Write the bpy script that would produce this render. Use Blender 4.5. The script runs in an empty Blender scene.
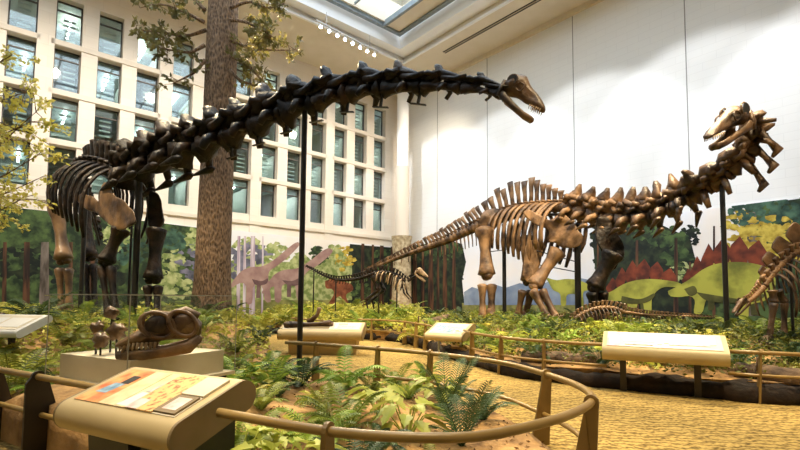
import bpy, bmesh, math, random
from mathutils import Vector as V, Matrix, noise
from mathutils.geometry import delaunay_2d_cdt
sc = bpy.context.scene
COL = sc.collection
rnd = random.Random(7)
PI = math.pi
# ---------------------------------------------------------------- camera
FPX, CX, CY = 459.0, 400.0, 270.0
PITCH, ROLL = math.radians(3.6), math.radians(0.5)
EYE = V((0, 0, 1.6))
fwd = V((0, math.cos(PITCH), math.sin(PITCH)))
r0 = V((1, 0, 0)); u0 = V((0, -math.sin(PITCH), math.cos(PITCH)))
rt = (r0*math.cos(ROLL) + u0*math.sin(ROLL)).normalized()
up = (u0*math.cos(ROLL) - r0*math.sin(ROLL)).normalized()
cd = bpy.data.cameras.new('camera'); cam = bpy.data.objects.new('camera', cd); COL.objects.link(cam)
M3 = Matrix((rt, up, -fwd)).transposed()
cam.matrix_world = Matrix.Translation(EYE) @ M3.to_4x4()
cd.sensor_width = 36; cd.lens = FPX*36/800; cd.shift_y = (CY-225)/800; cd.clip_end = 200
sc.camera = cam
# ---------------------------------------------------------------- view, world, big lights
vs = sc.view_settings
sc.display_settings.display_device = 'sRGB'
vs.view_transform = 'Standard'; vs.look = 'None'; vs.gamma = 1; vs.use_curve_mapping = False
vs.exposure = 0.15
w = bpy.data.worlds.new('sky'); sc.world = w; w.use_nodes = True
w.node_tree.nodes['Background'].inputs[0].default_value = (.75, .88, 1, 1)
w.node_tree.nodes['Background'].inputs[1].default_value = 1.0
TH = math.radians(49.65)
D1 = V((math.sin(TH), math.cos(TH), 0)); D2 = V((math.cos(TH), -math.sin(TH), 0))
CORNER = V((-.13, 30, 0)); HC = 15.0
def R(a, b, z=0): return CORNER - D1*a + D2*b + V((0, 0, z))
def area(name, loc, aim, sx, sy, power, col, spread=180):
    l = bpy.data.lights.new(name, 'AREA'); l.shape = 'RECTANGLE'; l.size = sx; l.size_y = sy
    l.energy = power; l.color = col; l.spread = math.radians(spread)
    o = bpy.data.objects.new(name, l); COL.objects.link(o); o.location = loc
    d = (V(aim)-V(loc)).normalized()
    yy = D1 if abs(d.z) > .9 else V((0, 0, 1))
    xx = yy.cross(-d).normalized(); yy = (-d).cross(xx)
    o.matrix_world = Matrix.Translation(loc) @ Matrix((xx, yy, -d)).transposed().to_4x4()
    return o
def spot(name, loc, aim, power, col, size=60, blend=.6, rad=.12):
    l = bpy.data.lights.new(name, 'SPOT'); l.energy = power; l.color = col
    l.spot_size = math.radians(size); l.spot_blend = blend; l.shadow_soft_size = rad
    o = bpy.data.objects.new(name, l); COL.objects.link(o); o.location = loc
    d = (V(aim)-V(loc)).normalized()
    o.rotation_euler = d.to_track_quat('-Z', 'Y').to_euler()
    return o
WARM = (1, .78, .46); DAY = (.86, .93, 1.0); WW = (1, .86, .66)
SK_A0, SK_B0, SK_A1, SK_B1 = 2.95, 3.85, 27.0, 21.0     # skylight opening in room coordinates
area('skylight_daylight', R((SK_A0+SK_A1)/2, (SK_B0+SK_B1)/2, HC+2.2), R((SK_A0+SK_A1)/2, (SK_B0+SK_B1)/2, 0), SK_B1-SK_B0, SK_A1-SK_A0, 3200, DAY)
def rp_(a, b, z=14.4): return tuple(R(a, b, z))
SPOTS = [ # (room a, room b), target, power, cone
 ((6, 4), (1.2, 5.5, .2), 2600, 22), ((12, 4), (-.5, 4.5, .2), 2200, 22), ((8, 4), (.5, 17, .4), 3000, 32), ((9, 3), (-3.5, 20.5, .5), 3200, 40),
 ((16, 8), (-4, 8, .8), 2600, 34), ((8, 22), (3.5, 13.5, .5), 4200, 46), ((14, 24), (4.5, 7, 0), 2500, 46), ((6, 18), (7.5, 9, .5), 3200, 36),
 ((18, 24), (1.5, 15.5, 3.2), 4200, 30), ((20, 14), (-6, 12, 3), 1600, 26), ((20, 20), (-1.9, 3.6, .8), 1500, 15), ((17, 15), (-3.0, 5.6, .9), 1500, 15), ((19, 23), (.3, 5.0, .2), 1500, 26), ((24, 10), (-9, 12, .8), 2600, 40),
 ((12, 28), (6, 10.5, 3.5), 2500, 24), ((14, 6), (0, 10, 0), 2600, 34)]
for (a_, b_), tg, pw, sz in SPOTS: spot('ceiling_spot', R(a_, b_, 14.4), tg, pw*3.5, WARM, sz, .7, .06)
for b_ in (3.5, 8, 12.5, 17, 21.5): spot('added_wall_spot', R(8.5, b_, 14.3), R(0, b_+.5, 5.2), 1900, (.93, .96, 1), 62, .25, .25)  # unseen cool spots added to brighten the right wall below a shadow line
for a_ in (3, 8, 13, 18, 23): spot('added_wall_spot', R(a_, 8.5, 14.3), R(a_-.5, 0, 5.5), 1800, WW, 84, .6, .25)  # unseen warm spots added to brighten the window wall
# ---------------------------------------------------------------- pixel back-projection (for laying out distances)
def ray(px, py):
    return fwd + rt*((px-CX)/FPX) + up*((CY-py)/FPX)
def P(px, py, Y):
    d = ray(px, py); return EYE + d*(Y/d.y)
def G(px, py, z=0):
    d = ray(px, py); return EYE + d*((z-EYE.z)/d.z)
def onplane(px, py, p0, n):
    d = ray(px, py); return EYE + d*((p0-EYE).dot(n)/d.dot(n))
def ML(px, py):  # on the window wall
    return onplane(px, py, R(0, .12), D2)
def MR(px, py):
    return onplane(px, py, R(.12, 0), D1)
# ---------------------------------------------------------------- materials
def mat(name, c1, c2=None, scale=4, rough=.6, bump=0, bscale=None, metal=0, detail=6, lo=.35, hi=.65, stretch=None, rand=0, spec=.5, coat=0, emit=None, estr=0, trans=0, coord='Object'):
    m = bpy.data.materials.new(name); m.use_nodes = True
    nt = m.node_tree; b = nt.nodes['Principled BSDF']
    b.inputs['Roughness'].default_value = rough; b.inputs['Metallic'].default_value = metal
    b.inputs['Specular IOR Level'].default_value = spec
    b.inputs['Coat Weight'].default_value = coat
    if trans: b.inputs['Transmission Weight'].default_value = trans
    col = (*c1, 1)
    b.inputs['Base Color'].default_value = col
    if emit: b.inputs['Emission Color'].default_value = (*emit, 1); b.inputs['Emission Strength'].default_value = estr
    if c2 is None and not bump: return m
    tc = nt.nodes.new('ShaderNodeTexCoord'); mp = nt.nodes.new('ShaderNodeMapping')
    nt.links.new(tc.outputs[coord], mp.inputs[0])
    if stretch: mp.inputs['Scale'].default_value = stretch
    last = None
    if c2 is not None:
        n = nt.nodes.new('ShaderNodeTexNoise'); n.inputs['Scale'].default_value = scale; n.inputs['Detail'].default_value = detail
        r = nt.nodes.new('ShaderNodeValToRGB'); r.color_ramp.elements[0].position = lo; r.color_ramp.elements[1].position = hi
        r.color_ramp.elements[0].color = col; r.color_ramp.elements[1].color = (*c2, 1)
        nt.links.new(mp.outputs[0], n.inputs['Vector']); nt.links.new(n.outputs['Fac'], r.inputs[0]); last = r.outputs[0]
        if rand:
            oi = nt.nodes.new('ShaderNodeObjectInfo'); hs = nt.nodes.new('ShaderNodeHueSaturation')
            mr = nt.nodes.new('ShaderNodeMapRange'); mr.inputs[3].default_value = .5-rand*.12; mr.inputs[4].default_value = .5+rand*.12
            mv = nt.nodes.new('ShaderNodeMapRange'); mv.inputs[3].default_value = 1-rand; mv.inputs[4].default_value = 1+rand
            nt.links.new(oi.outputs['Random'], mr.inputs[0]); nt.links.new(oi.outputs['Random'], mv.inputs[0])
            nt.links.new(mr.outputs[0], hs.inputs['Hue']); nt.links.new(mv.outputs[0], hs.inputs['Value'])
            nt.links.new(last, hs.inputs['Color']); last = hs.outputs[0]
        nt.links.new(last, b.inputs['Base Color'])
    if bump:
        n2 = nt.nodes.new('ShaderNodeTexNoise'); n2.inputs['Scale'].default_value = bscale or scale*3; n2.inputs['Detail'].default_value = 8
        bp = nt.nodes.new('ShaderNodeBump'); bp.inputs['Strength'].default_value = bump; bp.inputs['Distance'].default_value = .05
        nt.links.new(mp.outputs[0], n2.inputs['Vector']); nt.links.new(n2.outputs['Fac'], bp.inputs['Height']); nt.links.new(bp.outputs[0], b.inputs['Normal'])
    return m
# ---------------------------------------------------------------- mesh builder
class MB:
    def __init__(s): s.v = []; s.f = []; s.mi = []; s.cur = 0
    def face(s, idx): s.f.append(idx); s.mi.append(s.cur)
    def quad(s, a, b, c, d):
        n = len(s.v); s.v += [V(a), V(b), V(c), V(d)]; s.face((n, n+1, n+2, n+3))
    def poly(s, pts):
        n = len(s.v); s.v += [V(p) for p in pts]; s.face(tuple(range(n, n+len(pts))))
    def hexa(s, c):   # 8 corners: bottom 4 ccw, top 4 ccw
        n = len(s.v); s.v += [V(p) for p in c]
        for f in ((3,2,1,0),(4,5,6,7),(0,1,5,4),(1,2,6,5),(2,3,7,6),(3,0,4,7)): s.face(tuple(n+i for i in f))
    def box(s, lo, hi):
        x0,y0,z0 = lo; x1,y1,z1 = hi
        s.hexa([(x0,y0,z0),(x1,y0,z0),(x1,y1,z0),(x0,y1,z0),(x0,y0,z1),(x1,y0,z1),(x1,y1,z1),(x0,y1,z1)])
    def rbox(s, a0, a1, b0, b1, z0, z1):   # box in room coordinates
        s.hexa([R(a0,b0,z0),R(a1,b0,z0),R(a1,b1,z0),R(a0,b1,z0),R(a0,b0,z1),R(a1,b0,z1),R(a1,b1,z1),R(a0,b1,z1)])
    def beam(s, p, q, wd, ht, upv=V((0,0,1))):
        p = V(p); q = V(q); d = (q-p).normalized(); sd = d.cross(upv)
        if sd.length < 1e-3: sd = V((1,0,0))
        sd = sd.normalized()*wd/2; u = sd.cross(d).normalized()*ht/2
        s.hexa([p-sd-u,p+sd-u,q+sd-u,q-sd-u,p-sd+u,p+sd+u,q+sd+u,q-sd+u])
    def tube(s, pts, rad, n=8, flat=1.0, ref=None, cap=True, seed=0, amp=0):
        pts = [V(p) for p in pts]; N = len(pts)
        if not hasattr(rad, '__len__'): rad = [rad]*N
        base = len(s.v); prev = None
        for i in range(N):
            d = (pts[min(i+1,N-1)]-pts[max(i-1,0)]).normalized()
            if prev is None:
                rr = ref if ref is not None else (V((0,0,1)) if abs(d.z) < .9 else V((1,0,0)))
                x = d.cross(rr)
                if x.length < 1e-4: x = d.cross(V((.3,.9,.2)))
                x.normalize()
            else:
                x = prev - d*prev.dot(d); x.normalize()
            prev = x; y = x.cross(d)
            for k in range(n):
                t = 2*PI*k/n; r = rad[i]
                if amp: r *= 1+amp*noise.noise(V((i*.7+seed, math.cos(t)*1.3, math.sin(t)*1.3+seed)))
                s.v.append(pts[i]+x*math.cos(t)*r*flat+y*math.sin(t)*r)
        for i in range(N-1):
            for k in range(n):
                k2 = (k+1) % n
                s.face((base+i*n+k, base+(i+1)*n+k, base+(i+1)*n+k2, base+i*n+k2))
        if cap:
            s.face(tuple(base+k for k in range(n))); s.face(tuple(base+(N-1)*n+k for k in reversed(range(n))))
    def plate(s, pts, th, nrm):   # extruded outline
        nrm = V(nrm).normalized()*th/2; n = len(pts); b = len(s.v)
        s.v += [V(p)-nrm for p in pts]+[V(p)+nrm for p in pts]
        s.face(tuple(b+i for i in reversed(range(n)))); s.face(tuple(b+n+i for i in range(n)))
        for i in range(n):
            j = (i+1) % n; s.face((b+i, b+j, b+n+j, b+n+i))
    def blob(s, c, rx, ry, rz, n=8, m=6, ax=None, amp=.12, seed=0):
        X, Y, Z = ax if ax else (V((1,0,0)), V((0,1,0)), V((0,0,1)))
        b = len(s.v); c = V(c)
        for i in range(m+1):
            ph = PI*i/m
            for k in range(n):
                t = 2*PI*k/n; q = V((math.sin(ph)*math.cos(t), math.sin(ph)*math.sin(t), math.cos(ph)))
                f = 1+amp*noise.noise(q*2+V((seed, seed*.7, 0)))*2
                s.v.append(c+(X*q.x*rx+Y*q.y*ry+Z*q.z*rz)*f)
        for i in range(m):
            for k in range(n):
                k2 = (k+1) % n; s.face((b+i*n+k, b+(i+1)*n+k, b+(i+1)*n+k2, b+i*n+k2))
    def build(s, name, mats, parent=None, smooth=False, origin=None, kind=None, bevel=0, jit=0):
        me = bpy.data.meshes.new(name)
        if parent is not None: o0 = parent.matrix_world.translation if parent.get('_w') is None else V(parent['_w'])
        elif origin is not None: o0 = V(origin)
        elif s.v:
            o0 = V(((min(p.x for p in s.v)+max(p.x for p in s.v))/2, (min(p.y for p in s.v)+max(p.y for p in s.v))/2, min(p.z for p in s.v)))
        vs_ = [p-o0 for p in s.v]
        if jit: vs_ = [p+noise.noise_vector(p*3.1/ max(jit*8,.2))*jit for p in vs_]
        me.from_pydata([tuple(p) for p in vs_], [], s.f); 
        if not isinstance(mats, (list, tuple)): mats = [mats]
        for m in mats: me.materials.append(m)
        if len(mats) > 1: me.polygons.foreach_set('material_index', s.mi)
        if smooth: me.polygons.foreach_set('use_smooth', [True]*len(me.polygons))
        bm = bmesh.new(); bm.from_mesh(me); bmesh.ops.remove_doubles(bm, verts=bm.verts, dist=1e-5)
        if bevel: bmesh.ops.bevel(bm, geom=[e for e in bm.edges], offset=bevel, segments=2, affect='EDGES', clamp_overlap=True)
        bm.to_mesh(me); bm.free()
        me.validate(); me.update()
        o = bpy.data.objects.new(name, me); COL.objects.link(o)
        if parent is not None: o.parent = parent
        else: o.location = o0
        o['_w'] = tuple(o0)
        if kind: o['kind'] = kind
        return o
def tag(o, label, cat, group=None, kind=None):
    o['label'] = label; o['category'] = cat
    if group: o['group'] = group
    if kind: o['kind'] = kind
    return o
def thing(name, label, cat, loc, group=None):
    o = bpy.data.objects.new(name, None); COL.objects.link(o); o.location = loc; o['_w'] = tuple(loc)
    o.empty_display_size = .2
    tag(o, label, cat, group); return o
def dup(o, loc, rz=0, sc_=1, label=None, group=None, parent=None):
    c = o.copy(); COL.objects.link(c); c.location = loc; c.rotation_euler = (0, 0, rz); c.scale = (sc_,)*3
    if label: c['label'] = label
    if group: c['group'] = group
    def kids(src, dst):
        for ch in list(src.children):
            k = ch.copy(); COL.objects.link(k); k.parent = dst; kids(ch, k)
    kids(o, c); return c
def crom(pts, n):
    pts = [V(p) for p in pts]; out = []
    q = [pts[0]*2-pts[1]]+pts+[pts[-1]*2-pts[-2]]
    fine = []
    for i in range(1, len(q)-2):
        for k in range(12):
            t = k/12; a, b, c, d = q[i-1], q[i], q[i+1], q[i+2]
            fine.append(.5*((2*b)+(c-a)*t+(2*a-5*b+4*c-d)*t*t+(3*b-a-3*c+d)*t**3))
    fine.append(pts[-1])
    L = [0]
    for i in range(1, len(fine)): L.append(L[-1]+(fine[i]-fine[i-1]).length)
    j = 0
    for k in range(n):
        s = L[-1]*k/(n-1)
        while j < len(L)-2 and L[j+1] < s: j += 1
        t = (s-L[j])/max(L[j+1]-L[j], 1e-9); out.append(fine[j].lerp(fine[j+1], min(t, 1)))
    return out
# ================================================================ THE SETTING
def wallmat(name, c1, c2, bw=.8, bh=.3, mort=.03):
    m = bpy.data.materials.new(name); m.use_nodes = True; nt = m.node_tree; b = nt.nodes['Principled BSDF']
    b.inputs['Roughness'].default_value = .75
    tc = nt.nodes.new('ShaderNodeTexCoord'); br = nt.nodes.new('ShaderNodeTexBrick')
    mp = nt.nodes.new('ShaderNodeMapping'); mp.vector_type = 'POINT'
    br.inputs['Color1'].default_value = (*c1, 1); br.inputs['Color2'].default_value = (*c2, 1); br.inputs['Mortar'].default_value = (c1[0]*.93, c1[1]*.93, c1[2]*.93, 1)
    br.inputs['Scale'].default_value = 1; br.inputs['Brick Width'].default_value = bw; br.inputs['Row Height'].default_value = bh; br.inputs['Mortar Size'].default_value = .008
    nt.links.new(tc.outputs['UV'], br.inputs['Vector']); nt.links.new(br.outputs['Color'], b.inputs['Base Color'])
    return m
def uvwall(o, axis):
    me = o.data; uv = me.uv_layers.new(name='uv'); w0 = V(o['_w'])
    for lp in me.loops:
        p = me.vertices[lp.vertex_index].co+w0-CORNER
        uv.data[lp.index].uv = (p.dot(axis), p.z)
M_lime = wallmat('pale_stone', (.82, .74, .64), (.85, .78, .69), 1.2, .45)
M_brick = wallmat('white_brick', (.82, .82, .81), (.83, .83, .82), .9, .3)
M_plas = mat('cream_plaster', (.72, .64, .50), (.76, .68, .55), 1.5, .8)
M_white = mat('white_plaster', (.86, .86, .86), rough=.7)
M_frame = mat('bronze_frame', (.05, .045, .04), (.10, .09, .08), 5, .4)
M_ledge = mat('stone_ledge', (.74, .66, .55), (.78, .71, .60), 3, .7)
M_steel = mat('blue_grey_steel', (.18, .22, .25), (.26, .31, .34), 4, .45)
M_glass = bpy.data.materials.new('window_glass'); M_glass.use_nodes = True
nt = M_glass.node_tree; nt.nodes.clear()
o_ = nt.nodes.new('ShaderNodeOutputMaterial'); mx = nt.nodes.new('ShaderNodeMixShader'); tr = nt.nodes.new('ShaderNodeBsdfTransparent'); gl = nt.nodes.new('ShaderNodeBsdfGlossy')
tr.inputs[0].default_value = (.80, .90, .90, 1); gl.inputs['Roughness'].default_value = .03; mx.inputs[0].default_value = .12
nt.links.new(tr.outputs[0], mx.inputs[1]); nt.links.new(gl.outputs[0], mx.inputs[2]); nt.links.new(mx.outputs[0], o_.inputs[0])
M_clear = M_glass.copy(); M_clear.name = 'skylight_glass'
for n_ in M_clear.node_tree.nodes:
    if n_.type == 'BSDF_TRANSPARENT': n_.inputs[0].default_value = (.97, .99, 1, 1)
    if n_.type == 'MIX_SHADER': n_.inputs[0].default_value = .04
def carpet():
    m = bpy.data.materials.new('woven_gold_carpet'); m.use_nodes = True; nt = m.node_tree; b = nt.nodes['Principled BSDF']
    b.inputs['Roughness'].default_value = .9; b.inputs['Specular IOR Level'].default_value = .15
    tc = nt.nodes.new('ShaderNodeTexCoord'); mp = nt.nodes.new('ShaderNodeMapping'); mp.inputs['Rotation'].default_value = (0, 0, .12)
    nt.links.new(tc.outputs['Object'], mp.inputs[0])
    wv = nt.nodes.new('ShaderNodeTexWave'); wv.bands_direction = 'Y'; wv.inputs['Scale'].default_value = 2.6; wv.inputs['Distortion'].default_value = 7; wv.inputs['Detail'].default_value = 2; wv.inputs['Detail Scale'].default_value = 3
    n = nt.nodes.new('ShaderNodeTexNoise'); n.inputs['Scale'].default_value = 26; n.inputs['Detail'].default_value = 4
    mm = nt.nodes.new('ShaderNodeMath'); mm.operation = 'MULTIPLY_ADD'; mm.inputs[1].default_value = .38
    r = nt.nodes.new('ShaderNodeValToRGB'); r.color_ramp.elements[0].position = .42; r.color_ramp.elements[1].position = .92
    r.color_ramp.elements[0].color = (.11, .068, .020, 1); r.color_ramp.elements[1].color = (.47, .33, .105, 1)
    nt.links.new(mp.outputs[0], wv.inputs['Vector']); nt.links.new(mp.outputs[0], n.inputs['Vector'])
    nt.links.new(wv.outputs['Fac'], mm.inputs[0]); nt.links.new(n.outputs['Fac'], mm.inputs[2]); nt.links.new(mm.outputs[0], r.inputs[0]); nt.links.new(r.outputs[0], b.inputs['Base Color'])
    return m
LA, LB = 36.0, 34.0
m = MB(); m.rbox(-.6, LA, -3.6, LB, -.3, 0); m.build('floor', carpet(), kind='structure')
# left wall, facing the room on b = 0, with four storeys of window openings
WIN = []   # (a0, a1, z0, z1)
COLS = [1.17+1.483*k for k in range(23)]
ROWS = [5.9+2.06*r for r in range(4)]
m = MB()
m.rbox(-.6, LA, -.5, 0, 0, 5.55)            # below the windows
m.rbox(-.6, LA, -.5, 0, 13.88, HC+.1)          # above
m.rbox(-.6, COLS[0], -.5, 0, 5.55, 13.88)
for i, a in enumerate(COLS):
    a1 = a+.91; nx = COLS[i+1] if i+1 < len(COLS) else LA
    m.rbox(a1, nx, -.5, .0 if i % 3 < 2 else .05, 5.55 if i % 3 < 2 else 0.01, 13.88 if i % 3 < 2 else HC-.8)
    for r, z in enumerate(ROWS):
        zb = 5.55 if r == 0 else ROWS[r-1]+1.80
        m.rbox(a, a1, -.5, 0, zb, z)
wl = m.build('wall_left', M_lime, kind='structure', origin=CORNER); uvwall(wl, D1)
# window units
n_w = 0
M_int = mat('interior_teal', (.16, .22, .22), (.30, .36, .34), .8, .5)
M_intw = mat('interior_white', (.62, .66, .62), (.75, .77, .72), 2, .6)
M_slat = mat('white_slat', (.75, .78, .76), rough=.5)
M_tube = mat('fluorescent_tube', (1, 1, 1), emit=(1, .98, .9), estr=22)
for i, a in enumerate(COLS):
    if a > 25: continue
    for r, z in enumerate(ROWS):
        n_w += 1; a1 = a+.91; z1 = z+1.8
        m = MB()
        for (x0, x1, y0, y1) in ((a, a+.05, z, z1), (a1-.05, a1, z, z1), (a, a1, z, z+.05), (a, a1, z1-.05, z1), (a, a1, z1-.42, z1-.37)):
            m.rbox(x0, x1, -.42, -.34, y0, y1)
        o = m.build('window_%d' % n_w, M_frame, kind='structure')
        m = MB(); m.rbox(a+.02, a1-.02, -.385, -.375, z+.02, z1-.02); m.build('pane', M_glass, o)
        # blinds behind the glass on some of them
        if (i*7+r*3) % 5 != 2 and r != 0 or r == 1:
            m = MB(); k = z+.1+.3*rnd.random()
            x0 = a+.05+.25*rnd.random(); x1 = min(a1-.05, x0+.42)
            while k < z1-.45:
                m.rbox(x0, x1, -.75, -.70, k, k+.07); k += .22
            m.build('blind', M_slat, o)
# gallery rooms behind the glass
for r, z in enumerate(ROWS):
    m = MB(); m.rbox(-.5, 27, -3.5, -.5, z-.35, z-.2); m.build('interior_floor', M_int, kind='structure')
m = MB(); m.rbox(-.5, 27, -3.7, -3.5, 5.2, 14.2); m.build('wall_interior', M_int, kind='structure')
m = MB(); m.rbox(-.5, 27, -3.5, -.5, 14.0, 14.2); m.build('interior_ceiling', M_intw, kind='structure')
for r, z in enumerate(ROWS):
    m = MB()
    for i, a in enumerate(COLS):
        if a > 26: continue
        m.rbox(a-.3, a-.22, -3.48, -.9, z-.2, z+1.62)
        for q in range(5): m.rbox(a+.1, a+1.0, -3.46, -3.40, z+.1+.32*q, z+.2+.32*q)
    m.build('interior_partition', M_intw, kind='structure')
for r, z in enumerate(ROWS):
    for i, a in enumerate(COLS):
        if a > 25 or (i+r) % 2: continue
        m = MB(); m.rbox(a+.3, a+.38, -3.1, -1.3, z+1.56, z+1.60)
        tag(m.build('ceiling_light', M_tube), 'fluorescent strip light glowing behind the window wall, one of a row', 'light', 'strip lights in the rooms behind the windows')
m = MB(); m.rbox(.2, 25.5, -.06, .10, 5.38, 5.55); m.build('trim_1', M_ledge, kind='structure')
for r, z in enumerate(ROWS[1:]):
    for k in range(6):
        a = COLS[3*k]; m = MB(); m.rbox(a-.1, a+4.0, -.02, .05, z-.24, z-.03); m.build('trim_%d' % (2+r*6+k), M_lime, kind='structure')
# right wall on a = 0
m = MB(); m.rbox(-.6, 0, 0, LB, 0, HC+.1); wr = m.build('wall_right', M_brick, kind='structure', origin=CORNER); uvwall(wr, D2)
m = MB(); m.rbox(LA, LA+.4, 0, LB, 0, HC); m.build('wall_back', M_plas, kind='structure')
m = MB(); m.rbox(0, LA, LB, LB+.4, 0, HC); m.build('wall_front', M_plas, kind='structure')
m = MB(); m.rbox(0, .16, .1, LB, HC-.22, HC); m.build('trim_20', M_plas, kind='structure')
# seams of the right wall
M_seam = mat('seam_grey', (.30, .29, .28), rough=.7)
for q, (px, y) in enumerate(((436, 150), (486, 150), (572, 80), (685, 60), )):
    p = MR(px, y); b = (p-CORNER).dot(D2)
    m = MB(); m.rbox(0, .012, b-.018, b+.018, 4.95, HC-.22); m.build('trim_%d' % (21+q), M_seam, kind='structure')
# ceiling with stepped skylight well
A0, A1, B0, B1 = SK_A0, SK_A1, SK_B0, SK_B1
def ring(name, mt, a0, a1, b0, b1, w_, z0, z1):
    m = MB()
    m.rbox(a0-w_, a0, b0-w_, b1+w_, z0, z1); m.rbox(a1, a1+w_, b0-w_, b1+w_, z0, z1)
    m.rbox(a0, a1, b0-w_, b0, z0, z1); m.rbox(a0, a1, b1, b1+w_, z0, z1)
    return m.build(name, mt, kind='structure')
m = MB()
m.rbox(-.6, A0, -.5, LB, HC, HC+.3); m.rbox(A1, LA, -.5, LB, HC, HC+.3); m.rbox(A0, A1, -.5, B0, HC, HC+.3); m.rbox(A0, A1, B1, LB, HC, HC+.3)
m.build('ceiling', M_plas, kind='structure')
ring('trim_30', M_white, A0, A1, B0, B1, .12, HC-.10, HC+.3)
ring('trim_31', M_white, A0+.75, A1-.9, B0+.55, B1-.9, .80, HC+.20, HC+.34)
ring('trim_32', M_white, A0, A1, B0, B1, .12, HC+.3, HC+.4)
ring('trim_33', M_white, A0+.75, A1-.9, B0+.55, B1-.9, .15, HC+.34, HC+.9)
ring('trim_34', M_steel, A0+1.15, A1-1.5, B0+.95, B1-1.5, .22, HC+.75, HC+.95)
m = MB(); m.rbox(A0+2.1, A0+2.25, B0+.9, B1-1.5, HC+.72, HC+1.0); m.build('trim_35', M_steel, kind='structure')
m = MB(); m.rbox(A0+1.15, A0+2.1, B0+.9, B1-1.5, HC+.86, HC+.92); m.build('trim_36', M_plas, kind='structure')
m = MB(); m.rbox(A0+1.0, A0+1.1, B0+1, B1-1, HC+.9, HC+2.6); m.rbox(A1-1.1, A1-1.0, B0+1, B1-1, HC+.9, HC+2.6); m.rbox(A0+1, A1-1, B0+1, B0+1.1, HC+.9, HC+2.6); m.rbox(A0+1, A1-1, B1-1.1, B1-1, HC+.9, HC+2.6)
m.build('wall_skylight', M_plas, kind='structure')
m = MB()
for k in range(1, 8):
    a = A0+1.5+(A1-A0-3)*k/8; m.rbox(a-.04, a+.04, B0+.9, B1-1.5, HC+1.0, HC+1.10)
for k in range(1, 3):
    b = B0+1.1+(B1-B0-2.6)*k/3; m.rbox(A0+1.5, A1-1.5, b-.05, b+.05, HC+1.0, HC+1.12)
o = m.build('window_60', M_steel, kind='structure')
m = MB(); m.rbox(A0+1.3, A1-1.3, B0+.9, B1-1.3, HC+1.10, HC+1.12); m.build('pane', M_clear, o)
# linear air slot in the ceiling
def ceil_pt(px, py): return onplane(px, py, V((0, 0, HC-.01)), V((0, 0, 1)))
p, q = ceil_pt(444, 52.5), ceil_pt(560, -13.5)
aa = (CORNER-p).dot(D1); bb0 = (p-CORNER).dot(D2); bb1 = (q-CORNER).dot(D2)
M_black = mat('matte_black', (.012, .011, .010), (.02, .018, .016), 6, .45)
t = thing('air_vent', 'long black slotted air vent in the cream ceiling beside the skylight', 'vent', R(aa, bb0, HC-.03))
for dx in (-.09, .07):
    m = MB(); m.rbox(aa+dx-.03, aa+dx+.03, bb0, bb1, HC-.02, HC+.01); m.build('slot', M_black, t)
m = MB(); m.rbox(aa-.012, aa+.012, bb0, bb1, HC-.03, HC); m.build('divider', M_plas, t)
# corner pillar: white shaft on a rough stone base
pb = P(402, 240, 27.5)
m = MB(); m.tube([(pb.x, pb.y, 5.2), (pb.x, pb.y, HC)], [.36, .36], 24); m.build('pillar', M_white, smooth=False, kind='structure')
m = MB(); m.tube([(pb.x, pb.y, 5.2), (pb.x, pb.y, 9.6)], [.42, .42], 24); m.build('pillar_sleeve', M_lime, kind='structure')
M_stone = mat('rough_fossil_stone', (.30, .22, .12), (.62, .52, .34), 5, .9, .8, 9)
m = MB(); m.tube([(pb.x, pb.y, .3), (pb.x, pb.y, 2), (pb.x, pb.y, 4), (pb.x, pb.y, 5.0), (pb.x, pb.y, 5.35)], [.62, .58, .55, .6, .64], 18, amp=.12)
m.build('pillar_base', M_stone, kind='structure')
# ================================================================ PLANTING BEDS
M_soil = mat('sandy_soil', (.16, .085, .032), (.52, .31, .12), 2.2, .95, .6, 14, lo=.3, hi=.6)
M_bankshade = mat('shadowed_bank', (.004, .002, .001), (.022, .010, .004), 2.5, .9, .8, 7)  # brown bank, blackened to hold the shadow of desk and rail
def cr2(pts, n): return [(p.x, p.y) for p in crom([V((x, y, 0)) for x, y in pts], n)]
def wp(a, b=0.03): p = R(a, b); return (p.x, p.y)
loop_front = [(-1.25, 3.25), (-.49, 2.85), (0, 2.72), (.45, 2.74), (.85, 2.98), (1.25, 3.33), (1.58, 3.80), (1.68, 4.40), (1.55, 5.2), (1.25, 6.0), (.35, 6.93), (-1.02, 7.8), (-2.05, 8.35)]
RAILP = cr2(loop_front, 60)
inner = []
for i, p in enumerate(RAILP):
    q0 = RAILP[max(i-1, 0)]; q1 = RAILP[min(i+1, 59)]; d = V((q1[0]-q0[0], q1[1]-q0[1])).normalized(); inner.append((p[0]-d.y*.12, p[1]+d.x*.12))
ISL = inner+[(-3.3, 11.5), (-5.5, 15), (-8.0, 18.5), wp(11.2), wp(20), wp(30), (-14, 8.2), (-8, 6.7), (-4.6, 5.3), (-2.9, 4.35), (-2.1, 3.9)]
def dens(poly, step=.5, close=True):
    out = []; n = len(poly)
    for i in range(n if close else n-1):
        a = V(poly[i]); b = V(poly[(i+1) % n]); k = max(1, int((b-a).length/step))
        for j in range(k): out.append(a.lerp(b, j/k))
    return out
def inside(x, y, poly):
    c = False; n = len(poly); j = n-1
    for i in range(n):
        xi, yi = poly[i]; xj, yj = poly[j]
        if (yi > y) != (yj > y) and x < (xj-xi)*(y-yi)/(yj-yi)+xi: c = not c
        j = i
    return c
def dpoly(x, y, line):
    best = 1e9; p = V((x, y))
    for i in range(len(line)-1):
        a = V(line[i]); b = V(line[i+1]); ab = b-a; t = max(0, min(1, (p-a).dot(ab)/max(ab.length_squared, 1e-9)))
        best = min(best, (a+ab*t-p).length)
    return best
sm = lambda t: (lambda t: t*t*(3-2*t))(max(0, min(1, t)))
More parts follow.
